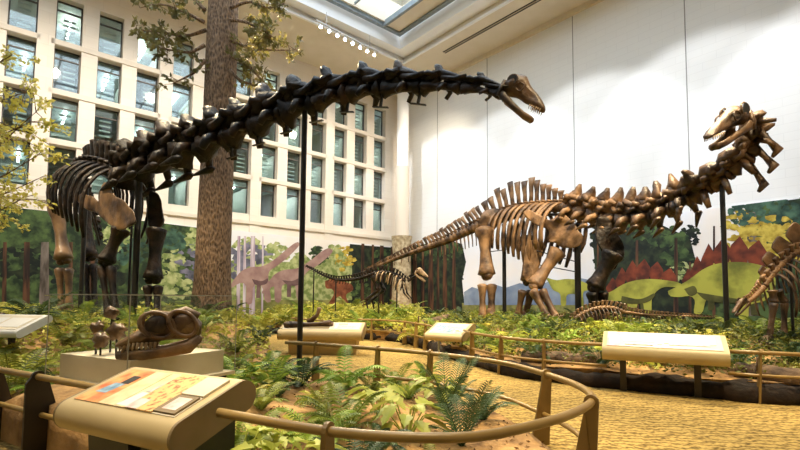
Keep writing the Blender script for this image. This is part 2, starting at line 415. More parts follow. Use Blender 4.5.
def z_isl(x, y):
    return .42*sm(1.6-math.hypot(x+3.25, y-5.6)/1.15)+ .08+.14*sm((y-3)/4)+.72*sm((y-7+max(0, -x-6)*.3)/4.5)*sm((-x-1.5)/3)+.06*noise.noise(V((x*.9, y*.9, 0)))+.04*noise.noise(V((x*2.3, y*2.3, 3)))
FARB = [(19, 7.1), (10, 6.4), (8, 6.9), (5.8, 7.45), (4.6, 8.15), (3.2, 8.95), (2.4, 9.8), (1.9, 11.1), (1.25, 13.3), (.75, 15.2), (0, 17.2), (-1.5, 18.3), (-3.2, 18.9), (-5, 20.2), (-7.6, 22.4), wp(11.0)]
FAR = FARB+[wp(.05), wp(-.03, 0.05)]+[((R(.03, b)).x, (R(.03, b)).y) for b in (5, 12, 20, 28)]
def z_far(x, y):
    d = dpoly(x, y, FARB); return .3+.5*sm(d/2.8)+.08*noise.noise(V((x*.7, y*.7, 5)))
def terrain(name, poly, zf, step, mt, skirt=0, skmat=None):
    bp = dens(poly, step); co = [V((p.x, p.y)) for p in bp]; n = len(co)
    xs = [p.x for p in co]; ys = [p.y for p in co]
    x = min(xs)
    pl = [(p.x, p.y) for p in co]
    edges = [(i, (i+1) % n) for i in range(n)]
    pts = list(co)
    while x < max(xs):
        y = min(ys)
        while y < max(ys):
            if inside(x, y, poly) and dpoly(x, y, poly+[poly[0]]) > step*.4: pts.append(V((x+rnd.uniform(-.05, .05)*step, y)))
            y += step
        x += step
    vv, ee, ff, _, _, _ = delaunay_2d_cdt(pts, edges, [list(range(n))], 1, 1e-4)
    m = MB(); m.v = [V((p.x, p.y, zf(p.x, p.y))) for p in vv]
    for f in ff: m.face(tuple(f))
    for i in range(n):
        a, b = co[i], co[(i+1) % n]; m.quad(V((a.x, a.y, -.02)), V((b.x, b.y, -.02)), V((b.x, b.y, zf(b.x, b.y))), V((a.x, a.y, zf(a.x, a.y))))
    return m.build(name, mt, kind='structure', smooth=True, origin=(0, 0, 0))
terrain('ground_island', ISL, z_isl, .35, M_soil)
terrain('ground_far', FAR, z_far, .5, M_bankshade if 0 else M_soil)
# dark bank edging along the far bed, its shadow put into the colour
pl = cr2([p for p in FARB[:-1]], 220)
m = MB(); m.tube([V((x, y, .12)) for x, y in pl], [.17+.09*noise.noise(V((x*1.7, y*1.7, 0)))+.05*noise.noise(V((x*5, y*5, 0))) for x, y in pl], 10, flat=.8, amp=.5); m.build('ground_edging', M_bankshade, smooth=True, kind='structure')
# ================================================================ THE MURALS
M_sky = mat('mural_pale_paint', (0.860, 0.800, 0.740), (0.800, 0.830, 0.900), .5, .8)
M_haze = mat('mural_blue_haze', (0.150, 0.204, 0.312), (0.270, 0.330, 0.408), 1.5, .8)
M_lgreen = mat('mural_light_green', (0.176, 0.240, 0.064), (0.496, 0.528, 0.240), 3.5, .8, lo=.4, hi=.6)
M_mgreen = mat('mural_mid_green', (0.009, 0.024, 0.007), (0.078, 0.132, 0.036), 3.0, .8, lo=.4, hi=.62)
M_dgreen = mat('mural_dark_green', (0.002, 0.007, 0.004), (0.030, 0.048, 0.015), 2.5, .8, lo=.42, hi=.66)
M_bgreen = mat('mural_blue_green', (0.012, 0.042, 0.030), (0.072, 0.156, 0.096), 3.0, .8, lo=.4, hi=.62)
M_yell = mat('mural_yellow_leaf', (0.336, 0.224, 0.016), (0.640, 0.496, 0.080), 4, .8, lo=.4, hi=.6)
M_purp = mat('mural_purple_shade', (0.054, 0.060, 0.084), (0.228, 0.216, 0.300), 2, .8)
M_trk = mat('mural_red_bark', (0.018, 0.007, 0.004), (0.132, 0.054, 0.021), 2.2, .8, stretch=(3, 3, .3), lo=.4, hi=.62)
M_gtrk = mat('mural_grey_bark', (0.060, 0.045, 0.033), (0.228, 0.186, 0.156), 2.2, .8, stretch=(3, 3, .6))
M_ptrk = mat('mural_purple_bark', (0.342, 0.234, 0.306), (0.756, 0.684, 0.738), 2.0, .8, stretch=(3, 3, .3))
M_saur = mat('painted_sauropod_skin', (0.288, 0.160, 0.152), (0.464, 0.304, 0.264), 1.6, .8)
M_redd = mat('painted_red_skin', (0.132, 0.036, 0.012), (0.330, 0.108, 0.042), 3, .8)
M_steg = mat('painted_olive_skin', (.14, .15, .02), (.44, .43, .06), 1.3, .8, lo=.34, hi=.56)
M_plte = mat('painted_rust_plate', (.07, .012, .005), (.24, .045, .014), 2.6, .8)
M_meadow = mat('mural_meadow', (0.120, 0.132, 0.030), (0.300, 0.288, 0.084), 2.5, .8)
muralL = thing('mural', 'painted forest mural with two grey-pink long-necked dinosaurs below the windows', 'mural', R(10, .06, .3))
muralR = thing('mural', 'painted mural with dark redwoods, pale sky and two plated dinosaurs on the brick wall', 'mural', R(.06, 9, .3))
BT = 4.97
m = MB(); m.rbox(.06, 33, .01, .06, .3, BT); m.build('board', M_sky, muralL)
m = MB(); m.rbox(.01, .06, .06, 30, .3, BT); m.build('board', M_sky, muralR)
LAY = [0]
class Mural:
    def __init__(s, root, side): s.root = root; s.side = side
    def p(s, px, py, off=0):
        if s.side == 'L': q = onplane(px, py, R(0, .065+off), D2)
        else: q = onplane(px, py, R(.065+off, 0), D1)
        q.z = min(max(q.z, .3), BT); return q
    def shape(s, name, pts, mt, off=.004, smooth_n=0, label=None, cut=0):
        m = MB()
        P3 = [s.p(x, y, off) for x, y in pts]
        if smooth_n: P3 = crom(P3+[P3[0]], smooth_n)[:-1]
        n = D2 if s.side == 'L' else D1*-1
        for q in P3: q.z = min(max(q.z, .3), BT)
        m.plate(P3, .006, n); o = m.build(name, mt, s.root)
        bm = bmesh.new(); bm.from_mesh(o.data); bmesh.ops.triangulate(bm, faces=bm.faces[:]); bm.to_mesh(o.data); bm.free()
        if label: o['label'] = label
        return o
    def strip(s, name, px0, y0, px1, y1, w0, w1, mt, off=.008):
        return s.shape(name, [(px0-w0/2, y0), (px0+w0/2, y0), ((px0+px1)/2+(w0+w1)/4*.95, (y0+y1)/2), (px1+w1/2, y1), (px1-w1/2, y1), ((px0+px1)/2-(w0+w1)/4, (y0+y1)/2)], mt, off)
    def crown(s, name, cx, cy, rx, ry, mt, off, seed=0, ym=None):
        rr = random.Random(seed*31+int(cx)); m = MB(); n = D2 if s.side == 'L' else D1*-1
        for k in range(46):
            t = rr.random()*2*PI; q = math.sqrt(rr.random()); x = cx+rx*q*math.cos(t); y = cy+ry*q*math.sin(t)
            r = min(rx, ry)*(.14+.20*rr.random()); pts = []
            for j in range(9):
                u = 2*PI*j/9; f = r*(.6+.55*rr.random()); pts.append(s.p(x+f*math.cos(u)*1.2, y+f*math.sin(u)*.8, off+k*.00008))
            m.poly(pts)
        return m.build(name, mt, s.root)
A = Mural(muralL, 'L'); B = Mural(muralR, 'R')
# left mural: forest left of the tree, hazy middle, dark redwoods towards the corner
A.shape('painted_forest', [(-60, 200), (120, 200), (122, 250), (150, 300), (150, 330), (-60, 330)], M_mgreen, .001)
A.shape('painted_meadow', [(120, 276), (352, 280), (352, 325), (120, 325)], M_meadow, .0012)
A.shape('painted_forest', [(108, 212), (150, 218), (200, 228), (200, 320), (108, 320)], M_mgreen, .0014)
A.shape('painted_hedge', [(226, 262), (250, 256), (280, 262), (310, 262), (335, 256), (352, 258), (352, 300), (226, 300)], M_lgreen, .0018)
A.shape('painted_thicket', [(350, 244), (372, 246), (398, 248), (398, 320), (346, 320), (350, 285), (346, 268)], M_dgreen, .0016)
for i, (x, y, rx, ry, mt) in enumerate(((15, 232, 30, 16, M_mgreen), (60, 244, 30, 14, M_mgreen), (20, 248, 22, 12, M_mgreen), (130, 250, 16, 14, M_bgreen), (150, 262, 18, 16, M_mgreen), (160, 242, 14, 10, M_bgreen), (400, 250, 6, 6, M_dgreen), (48, 226, 26, 14, M_mgreen), (20, 262, 30, 18, M_dgreen), (80, 240, 22, 22, M_mgreen), (60, 268, 30, 14, M_dgreen), (105, 262, 22, 26, M_dgreen), (118, 236, 14, 14, M_lgreen),
    (175, 240, 12, 12, M_bgreen), (172, 272, 14, 22, M_lgreen), (190, 262, 12, 20, M_purp), (160, 285, 16, 14, M_lgreen), (196, 240, 10, 12, M_lgreen), (185, 290, 18, 10, M_lgreen),
    (247, 262, 22, 20, M_purp), (248, 246, 14, 8, M_lgreen), (276, 254, 12, 11, M_lgreen), (300, 268, 14, 14, M_lgreen), (318, 256, 9, 9, M_mgreen), (335, 264, 12, 18, M_lgreen), (345, 258, 9, 12, M_yell), (315, 285, 22, 8, M_lgreen), (262, 288, 22, 8, M_lgreen), (368, 258, 16, 9, M_dgreen), (385, 262, 12, 14, M_mgreen), (360, 290, 10, 12, M_mgreen))):
    A.crown('painted_foliage', x, y, rx, ry, mt, .0030+.0004*(i % 9), i)
for x, w_, mt in ((4, 5, M_trk), (26, 8, M_trk), (44, 11, M_gtrk), (70, 5, M_trk), (92, 6, M_trk), (150, 3, M_gtrk), (238, 4, M_ptrk), (244, 3, M_ptrk), (252, 6, M_ptrk), (262, 2, M_ptrk), (362, 4, M_trk), (372, 3, M_trk), (381, 5, M_trk), (391, 3, M_trk)):
    A.strip('painted_trunk', x+1, 236 if x > 200 else 242, x, 318, w_*.7, w_, mt, .009)
SA = [(300, 244), (297, 248), (288, 257), (277, 266), (269, 272), (269, 284), (271, 301), (265, 301), (263, 289), (258, 283), (253, 288), (252, 303), (246, 303), (246, 286), (240, 283), (230, 289), (230, 286), (236, 277), (243, 270), (252, 267), (263, 266), (275, 259), (287, 249), (295, 243), (299, 242)]
SB = [(333, 251), (329, 256), (318, 265), (307, 272), (303, 280), (302, 299), (297, 299), (295, 286), (288, 284), (282, 286), (281, 301), (275, 301), (274, 286), (268, 291), (261, 294), (266, 286), (274, 275), (284, 270), (298, 268), (311, 260), (321, 252), (329, 248)]
A.shape('painted_dinosaur', SA, M_saur, .014, 70, label='farther grey-pink long-necked painted dinosaur')
A.shape('painted_dinosaur', SB, M_saur, .020, 70, label='nearer grey-pink long-necked painted dinosaur')
A.shape('painted_dinosaur', [(325, 281), (332, 279), (341, 281), (351, 284), (353, 290), (346, 295), (349, 305), (343, 305), (341, 296), (336, 299), (333, 306), (328, 305), (334, 294), (332, 289), (326, 288)], M_redd, .020, 50, label='red painted meat-eating dinosaur')
# right mural
B.shape('painted_redwoods', [(402, 244), (430, 243), (452, 241), (462, 244), (466, 262), (462, 280), (466, 320), (402, 320)], M_dgreen, .0014)
B.shape('painted_treeline', [(464, 292), (472, 287), (482, 290), (494, 284), (505, 288), (520, 283), (535, 287), (550, 281), (566, 286), (580, 278), (600, 282), (612, 276), (612, 325), (464, 325)], M_haze, .0014, 0)
B.shape('painted_meadow', [(462, 303), (640, 304), (900, 316), (900, 345), (462, 335)], M_meadow, .0018)
B.shape('painted_lake_haze', [(464, 298), (520, 296), (600, 297), (600, 305), (464, 305)], M_haze, .0022)
B.shape('painted_forest', [(592, 232), (610, 222), (640, 220), (664, 226), (690, 238), (696, 262), (720, 282), (770, 285), (900, 250), (900, 340), (590, 330), (596, 280)], M_dgreen, .0024)
B.shape('painted_forest', [(738, 212), (760, 204), (900, 185), (900, 335), (700, 335), (706, 290), (722, 276), (736, 262), (742, 240)], M_mgreen, .0026)
k = 0
for i, (x, y, rx, ry, mt) in enumerate(((425, 252, 22, 9, M_mgreen), (448, 250, 14, 9, M_mgreen), (455, 272, 8, 16, M_dgreen), (418, 272, 14, 14, M_dgreen),
    (606, 236, 16, 14, M_dgreen), (630, 226, 20, 10, M_mgreen), (655, 236, 22, 14, M_mgreen), (640, 258, 26, 14, M_dgreen), (676, 250, 16, 16, M_mgreen), (612, 262, 16, 16, M_dgreen), (684, 272, 14, 10, M_lgreen), (664, 268, 20, 10, M_dgreen), (600, 290, 12, 10, M_dgreen),
    (738, 236, 16, 26, M_yell), (722, 262, 10, 16, M_yell), (752, 228, 20, 12, M_yell), (770, 250, 20, 18, M_yell), (800, 262, 26, 20, M_mgreen), (690, 236, 10, 10, M_dgreen), (620, 244, 24, 14, M_dgreen), (655, 252, 26, 16, M_dgreen), (732, 258, 14, 14, M_yell), (760, 214, 24, 14, M_bgreen), (790, 206, 24, 16, M_bgreen), (776, 232, 22, 16, M_yell), (790, 252, 22, 12, M_yell), (742, 214, 12, 10, M_bgreen), (800, 224, 16, 14, M_mgreen), (820, 240, 22, 20, M_bgreen), (726, 276, 22, 10, M_dgreen), (712, 292, 18, 14, M_dgreen), (780, 296, 26, 14, M_dgreen), (690, 300, 14, 8, M_dgreen), (790, 276, 26, 14, M_dgreen), (845, 270, 40, 26, M_mgreen))):
    B.crown('painted_foliage', x, y, rx, ry, mt, .0046+.0004*(i % 9), i+50)
for x, w_, y0, mt in ((408, 4, 246, M_trk), (415, 5, 246, M_trk), (423, 4, 246, M_trk), (431, 6, 246, M_trk), (438, 3, 246, M_trk), (445, 5, 246, M_trk), (454, 4, 246, M_trk), (598, 3, 240, M_trk), (637, 4, 240, M_trk), (676, 5, 238, M_trk), (714, 3, 226, M_trk), (752, 14, 212, M_gtrk), (690, 3, 262, M_trk), (812, 9, 210, M_trk)):
    B.strip('painted_trunk', x, y0, x, 316, w_*.6, w_, mt, .011 if x < 700 else .0046)
B.shape('painted_dinosaur', [(545, 277), (556, 280), (566, 279), (578, 280), (590, 285), (598, 290), (589, 290), (583, 293), (584, 305), (579, 305), (577, 295), (567, 295), (566, 305), (561, 305), (560, 294), (553, 290), (549, 283)], M_steg, .014, 60, label='small ochre painted dinosaur far off in the meadow')
S1 = [(600, 296), (612, 291), (622, 285), (633, 281), (648, 279), (664, 280), (680, 283), (679, 287), (665, 287), (657, 291), (652, 299), (651, 314), (645, 314), (643, 303), (638, 303), (635, 314), (628, 314), (627, 303), (620, 301), (611, 301), (602, 300)]
S2 = [(668, 291), (678, 286), (690, 279), (702, 270), (716, 264), (736, 262), (756, 264), (770, 270), (776, 284), (766, 300), (750, 305), (748, 318), (739, 318), (736, 301), (720, 299), (707, 299), (702, 313), (694, 313), (695, 301), (690, 296), (680, 297), (670, 296)]
def stegpl(back, hts, off):
    for (x0, y0), (x1, y1), h in zip(back[:-1], back[1:], hts):
        cx = (x0+x1)/2; B.shape('painted_plate', [(x0+2, y0+3), (x0-1.5, y0-h*.45), (x0+1, y0-h*.9), (cx+1, min(y0, y1)-h*1.35), (x1, y1-h*.8), (x1+.5, y1-h*.4), (x1-2, y1+3)], M_plte, off+.0015*((int(x0)) % 2))
stegpl([(607, 291), (616, 287), (626, 282), (637, 279), (650, 279), (663, 280), (676, 283)], (7, 11, 14, 15, 13, 9), .013)
stegpl([(683, 284), (691, 279), (701, 272), (714, 265), (730, 263), (748, 264), (768, 268)], (8, 12, 16, 19, 20, 18), .013)
B.shape('painted_dinosaur', S1, M_steg, .020, 80, label='smaller olive painted dinosaur with rust red plates')
B.shape('painted_dinosaur', S2, M_steg, .024, 80, label='larger olive painted dinosaur with rust red plates')

# darker far-side legs and belly of the painted animals
M_steg2 = mat('painted_dark_olive', (0.042, 0.045, 0.007), (0.120, 0.114, 0.021), 2, .8)
M_saur2 = mat('painted_dark_skin', (0.120, 0.060, 0.066), (0.204, 0.120, 0.114), 2, .8)
for mu, mt, pts in ((B, M_steg2, [(640, 302), (645, 300), (646, 311), (641, 311)]), (B, M_steg2, [(622, 301), (628, 301), (627, 311), (622, 311)]), (B, M_steg2, [(708, 298), (715, 298), (714, 310), (708, 310)]), (B, M_steg2, [(750, 303), (757, 302), (757, 315), (751, 315)]),
    (A, M_saur2, [(287, 284), (291, 284), (291, 297), (287, 297)]), (A, M_saur2, [(257, 284), (261, 285), (260, 298), (256, 298)])):
    mu.shape('painted_leg', pts, mt, .016)
for pts in ([(622, 296), (640, 299), (655, 293), (650, 301), (636, 304), (622, 302)], [(696, 292), (720, 296), (745, 299), (766, 293), (758, 301), (738, 303), (708, 301)], [(684, 289), (694, 286), (697, 293), (690, 296)]):
    B.shape('painted_belly', pts, M_steg2, .030, 30)
for pts in ([(282, 280), (292, 281), (300, 278), (298, 285), (288, 285)], [(252, 279), (262, 281), (268, 278), (266, 284), (256, 285)]):
    A.shape('painted_belly', pts, M_saur2, .026, 24)
# ================================================================ SKELETONS
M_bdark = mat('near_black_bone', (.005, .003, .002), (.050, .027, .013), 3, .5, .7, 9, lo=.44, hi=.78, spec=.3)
M_bdark2 = mat('bronze_brown_bone', (.03, .016, .009), (.30, .18, .09), 1.8, .38, .35, 8, lo=.35, hi=.7)
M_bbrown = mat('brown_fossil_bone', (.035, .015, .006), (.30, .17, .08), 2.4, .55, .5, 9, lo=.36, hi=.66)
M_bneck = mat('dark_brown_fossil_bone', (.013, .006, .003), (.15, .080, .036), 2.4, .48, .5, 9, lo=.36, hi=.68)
M_bpale = mat('pale_brown_fossil_bone', (.16, .09, .045), (.52, .37, .22), 4, .6, .4, 12)
M_pole = mat('black_steel', (.010, .009, .008), rough=.4)
Z3 = V((0, 0, 1))
def frame(d, upv=Z3):
    d = d.normalized(); s = d.cross(upv)
    if s.length < 1e-3: s = V((1, 0, 0))
    s.normalize(); return d, s, s.cross(d).normalized()
def neck_vert(p, d, L, r, mt, root, sp=1.0, rib=True, seed=0, upv=Z3, ribdir=None, wide=1.0, name='neck_vertebra', fl=0):
    """long cervical vertebra: waisted body, arch with wings, hump-like spine, ribs beneath"""
    d, s, u = frame(d, upv); m = MB(); J = lambda: rnd.uniform(.88, 1.12)
    k1, k2, k3 = J(), J(), J()
    # body, waisted, with flared ends
    m.tube([p-d*L*.52-u*r*.12, p-d*L*.44-u*r*.14, p-d*L*.28-u*r*.05, p, p+d*L*.25-u*r*.02, p+d*L*.40-u*r*.12, p+d*L*.50-u*r*.12], [r*.40, r*.60*k1, r*.44, r*.27*k2, r*.32, r*.52, r*.34], 11, amp=.5, seed=seed)
    # neural arch, bowed over a gap
    m.tube([p-d*L*.50+u*r*.28, p-d*L*.36+u*r*.66, p-d*L*.12+u*r*.92*k1, p+d*L*.16+u*r*.80, p+d*L*.44+u*r*.58, p+d*L*.62+u*r*.40], [r*.24, r*.36*k3, r*.40, r*.30, r*.24, r*.14], 9, flat=1.35, amp=.6, seed=seed+2)
    m.tube([p-d*L*.18-u*r*.1, p-d*L*.16+u*r*.5, p-d*L*.12+u*r*.8], [r*.34, r*.26, r*.34], 8, flat=1.5, ref=s, amp=.4, seed=seed+4)
    # spine, a lumpy peak
    h = r*sp*k2
    m.tube([p-d*L*(.06)+u*r*.80, p-d*L*(.12-fl*.4)+u*(r*.85+h*.30), p-d*L*(.18-fl*.8)+u*(r*.88+h*.62), p-d*L*(.25-fl)+u*(r*.88+h*.86)], [r*.52, r*.42*k3, r*(.24 if fl else .36), r*(.12 if fl else .20)], 9, flat=.8, ref=s, amp=.7, seed=seed+5)
    for q in (-1, 1):
        m.tube([p+s*q*r*.25+u*r*.55, p+d*L*.34+s*q*r*.48+u*r*.42, p+d*L*.60+s*q*r*.46+u*r*.62], [r*.20, r*.17, r*.15], 7, amp=.4, seed=seed+q)
        m.tube([p-d*L*.1+s*q*r*.3+u*r*.7, p-d*L*.35+s*q*r*.46+u*r*.85, p-d*L*.56+s*q*r*.42+u*r*.55], [r*.18, r*.22, r*.12], 7, amp=.4, seed=seed+q+7)
        m.tube([p+s*q*r*.2+d*L*.12, p+s*q*r*.80*wide-u*r*.20+d*L*.14, p+s*q*r*1.0*wide-u*r*.65+d*L*.05], [r*.24, r*.20, r*.15], 7, amp=.4, seed=seed+q)
    o = m.build(name, mt, root, smooth=True)
    if rib:
        rd = ribdir if ribdir is not None else (-d*1.0-u*.10)
        for q in (-1, 1):
            m = MB(); b = p+s*q*r*.95*wide-u*r*.72+d*L*.1
            m.tube([b+d*L*.18, b, b+rd*L*.32, b+rd*L*.7], [r*.08, r*.20, r*.13, r*.05], 6); m.build('neck_rib', mt, o, smooth=True)
    return o
def back_vert(p, d, L, r, h, mt, root, name='back_vertebra', lean=-.1, tw=.5, chev=0, upv=Z3, trans=1.0):
    d, s, u = frame(d, upv); m = MB()
    m.tube([p-d*L*.46, p-d*L*.2, p+d*L*.2, p+d*L*.46], [r, r*.78, r*.78, r], 9, amp=.15, seed=p.x)
    f = rnd.uniform(.92, 1.08); ln = lean+rnd.uniform(-.04, .04)
    m.tube([p+u*r*.6, p+u*(r+h*.35)+d*ln*h*.3, p+u*(r+h*.75)*f+d*ln*h*.8, p+u*(r+h)*f+d*ln*h], [L*.40, L*.33, L*.44, L*.56], 8, flat=.42, ref=d, amp=.25, seed=p.y)
    if trans:
        for q in (-1, 1):
            m.tube([p+u*r*.7, p+u*r*1.0+s*q*r*1.0*trans, p+u*r*1.0+s*q*r*1.7*trans], [L*.2, L*.16, L*.12], 6)
    o = m.build(name, mt, root, smooth=True)
    if chev:
        m = MB(); m.tube([p-u*r*.8-d*L*.4, p-u*(r+chev*.5)-d*L*.55, p-u*(r+chev)-d*L*.8], [r*.22, L*.13, L*.10], 5, flat=.6); m.build('chevron', mt, o, smooth=True)
    return o
def rib(p, s, u, d, W, H, r, mt, root, sweep=.25, n=9, tuck=.25):
    pts = []
    for k in range(n):
        t = k/(n-1); a = t*PI*.62
        pts.append(p+s*W*math.sin(a*.95+.25)*(1-.0*t)-s*W*tuck*t*t*0-u*H*(t**1.15)+u*H*.12*math.sin(t*PI)+d*sweep*-H*t*t)
    m = MB(); m.tube(pts, [r*.8, r*1.1, r, r, r*.95, r*.95, r, r*1.1, r*.7][:n], 6, flat=.6, ref=d, amp=.15, seed=p.x); return m.build('rib', mt, root, smooth=True)
def longbone(a, b, r0_, rm, r1_, mt, root, name, flat=1.25, sd=None, bow=0, amp=.15):
    a, b = V(a), V(b); d = b-a; L = d.length; ref = sd if sd is not None else V((1, 0, 0))
    side = d.normalized().cross(ref).normalized()
    T = [0, .04, .12, .25, .5, .75, .88, .96, 1]
    RR = [r0_*.6, r0_*.98, r0_*.92, (r0_+rm*2)/3, rm, (r1_+rm*2)/3, r1_*.92, r1_, r1_*.62]
    m = MB(); m.tube([a+d*t+side*bow*math.sin(PI*t) for t in T], RR, 12, flat=flat, ref=ref, amp=amp, seed=a.x)
    # condyles
    for q in (-1, 1): m.blob(b+side.cross(d.normalized())*q*r1_*.5*flat*.6, r1_*.55, r1_*.62, r1_*.5, 8, 6, amp=.08)
    return m.build(name, mt, root, smooth=True)
def foot(c, r, mt, root, fd, name='foot', toes=4):
    m = MB(); c = V(c); fd = V(fd).normalized(); s = fd.cross(Z3)
    for k in range(toes):
        t = (k-(toes-1)/2)*.42; q = (fd*math.cos(t)+s*math.sin(t))
        m.tube([c+q*r*.2+Z3*r*1.0, c+q*r*.6+Z3*r*.7, c+q*r*.95+Z3*r*.3], [r*.22, r*.16, r*.2], 6); m.tube([c+q*r*.95+Z3*r*.3, c+q*r*1.2+Z3*r*.16, c+q*r*1.4+Z3*r*.05], [r*.18, r*.15, r*.05], 6)
    return m.build(name, mt, root, smooth=True)
def pole(x, y, z0, z1, r, root, name='support_pole'):
    m = MB(); m.tube([(x, y, z0), (x, y, z1)], [r, r], 12); m.tube([(x, y, z0), (x, y, z0+.03)], [r*3, r*3], 12)
    m.tube([(x, y, z1), (x, y, z1+.05)], [r*1.5, r*.8], 10)
    return m.build(name, M_pole, root)
def plate3(pts, th, nrm, mt, root, name, curve=0, sub=2):
    m = MB(); m.plate(pts, th, nrm); o = m.build(name, mt, root)
    bm = bmesh.new(); bm.from_mesh(o.data); bmesh.ops.triangulate(bm, faces=bm.faces[:]); bmesh.ops.subdivide_edges(bm, edges=bm.edges[:], cuts=1, use_grid_fill=True)
    for v in bm.verts: v.co += noise.noise_vector(v.co*3.3)*th*.8
    bm.to_mesh(o.data); bm.free()
    mod = o.modifiers.new('round', 'SUBSURF'); mod.levels = 2; mod.render_levels = 2
    o.data.polygons.foreach_set('use_smooth', [True]*len(o.data.polygons)); return o
def skull(c, d, u, L, mt, root, gape=.35, tall=.42, lab=None):
    """long-snouted sauropod skull: local x forward d, up u; openings built as arches"""
    d = d.normalized(); s = d.cross(u).normalized(); u = s.cross(d).normalized(); T = lambda x, y, z: c+d*x*L+s*y*L+u*z*L
    m = MB()
    # upper skull: loft of cross sections
    S = [(-.30, .10, -.06, .16), (-.24, .17, -.12, .30), (-.10, .19, -.10, .36), (.05, .16, -.08, .33), (.22, .125, -.10, .22), (.42, .105, -.12, .12), (.58, .10, -.14, .04), (.68, .085, -.15, -.03), (.71, .05, -.14, -.07)]
    S2 = []
    for (a_, b_) in zip(S[:-1], S[1:]):
        for f in (0, .33, .67): S2.append(tuple(a_[k]*(1-f)+b_[k]*f for k in range(4)))
    S = S2+[S[-1]]
    n = 18; b = len(m.v)
    for x, wy, z0, z1 in S:
        z0 *= tall/.42; z1 *= tall/.42
        for k in range(n):
            t = 2*PI*k/n; nz = 1+.22*noise.noise(V((x*6+L, math.cos(t)*1.6, math.sin(t)*1.6)))
            dent = 1-.40*math.exp(-((x-.12)**2/.012+(math.sin(t)-.1)**2/.10))-.30*math.exp(-((x-.38)**2/.016+(math.sin(t)-.1)**2/.12))
            m.v.append(T(x, wy*math.cos(t)*(1-.25*max(0, math.sin(t)))*nz*dent, (z0+z1)/2+(z1-z0)/2*math.sin(t)*(1+(nz-1)*.5)))
    for i in range(len(S)-1):
        for k in range(n):
            k2 = (k+1) % n; m.face((b+i*n+k, b+(i+1)*n+k, b+(i+1)*n+k2, b+i*n+k2))
    m.face(tuple(b+k for k in range(n))); m.face(tuple(b+(len(S)-1)*n+k for k in reversed(range(n))))
    o = m.build('skull', mt, root, smooth=True)
    if lab: o['label'] = lab
    for q in (-1, 1):
        m = MB()
        ring_ = lambda cx, cz, rx, rz, yy: [T(cx+rx*math.cos(a), q*(yy+.01*math.cos(2*a)), cz+rz*math.sin(a)) for a in [2*PI*k/14 for k in range(15)]]
        m.tube(ring_(-.12, .16, .10, .11, .165), L*.016, 6, cap=False)
        m.tube(ring_(.08, .10, .085, .08, .145), L*.014, 6, cap=False)
        m.tube([T(-.28, q*.12, .1), T(-.26, q*.17, -.08), T(-.22, q*.16, -.2)], [L*.05, L*.045, L*.05], 6)
        m.build('cheek_arch', mt, o, smooth=True)
        m = MB(); m.poly([T(-.12+.085*math.cos(2*PI*k/12), q*.186, .16+.095*math.sin(2*PI*k/12)) for k in range(12)][::q]); m.build('socket_shade_disc', M_pole, o)  # flat black disc paints the shade inside the socket
    # lower jaw
    hinge = T(-.20, 0, -.16*tall/.42); jd = (d*math.cos(gape)-u*math.sin(gape)); ju = s.cross(jd)
    m = MB()
    for q in (-1, 1):
        J = lambda x, z, y: hinge+jd*x*L+ju*z*L+s*q*y*L
        m.tube([J(-.08, .02, .15), J(.05, .0, .15), J(.3, -.02, .12), (J(.6, -.02, .085)), J(.78, .0, .06), J(.82, .0, .0)], [L*.05, L*.080, L*.065, L*.058, L*.062, L*.05], 8, flat=.6, ref=u, amp=.3)
    m.build('lower_jaw', mt, o, smooth=True)
    if L > .7:
        for q in (-1, 1):
            for k in range(6):
                m = MB(); x = .42+k*.045; m.tube([T(x, q*(.095-.004*k), -.11*tall/.42), T(x+.02, q*(.09-.004*k), -.20*tall/.42)], [L*.014, L*.005], 5); m.build('tooth', M_bpale, o, smooth=True)
    return o
# ---------------------------------------------------------------- long-necked skeleton on the left, neck reaching over the visitors' path
zf = z_isl
bx = P(140, 300, 12.3)
dip = thing('dinosaur_skeleton', 'near-black long-necked dinosaur skeleton whose neck arches over the centre past the big tree', 'skeleton', (bx.x, bx.y, zf(bx.x, bx.y)))
neckpx = [(122, 176, 11.6), (150, 163, 11.0), (185, 150, 10.4), (215, 142, 10.0), (250, 126, 9.6), (285, 112, 9.2), (320, 100, 8.8), (350, 92, 8.5), (385, 88, 8.1), (420, 86, 7.8), (455, 86, 7.5), (485, 90, 7.2), (504, 94, 7.05)]
N = 13; pts = crom([P(*q) for q in neckpx], N+1)
for i in range(N):
    p = (pts[i]+pts[i+1])/2; d = pts[i+1]-pts[i]; L = d.length; t = i/(N-1)
    r = .56*(1-t)+.165*t+.09*math.sin(t*PI)
    neck_vert(p, d, L*1.0, r, M_bdark if i % 4 != 2 else M_bdark, dip, sp=.85, rib=(i < 4), seed=i*3.1, wide=.9)
# steel brackets under the neck
for i in range(5, N-1):
    p = pts[i]; d, s, u = frame(pts[i+1]-pts[i]); r = .54-.36*i/12
    m = MB(); m.beam(p-u*r*.5, p-u*(r+.10), .03, .05, d); m.beam(p-u*(r+.10)-d*.16, p-u*(r+.12)+d*.16, .05, .02, u); m.build('steel_bracket', M_pole, dip)
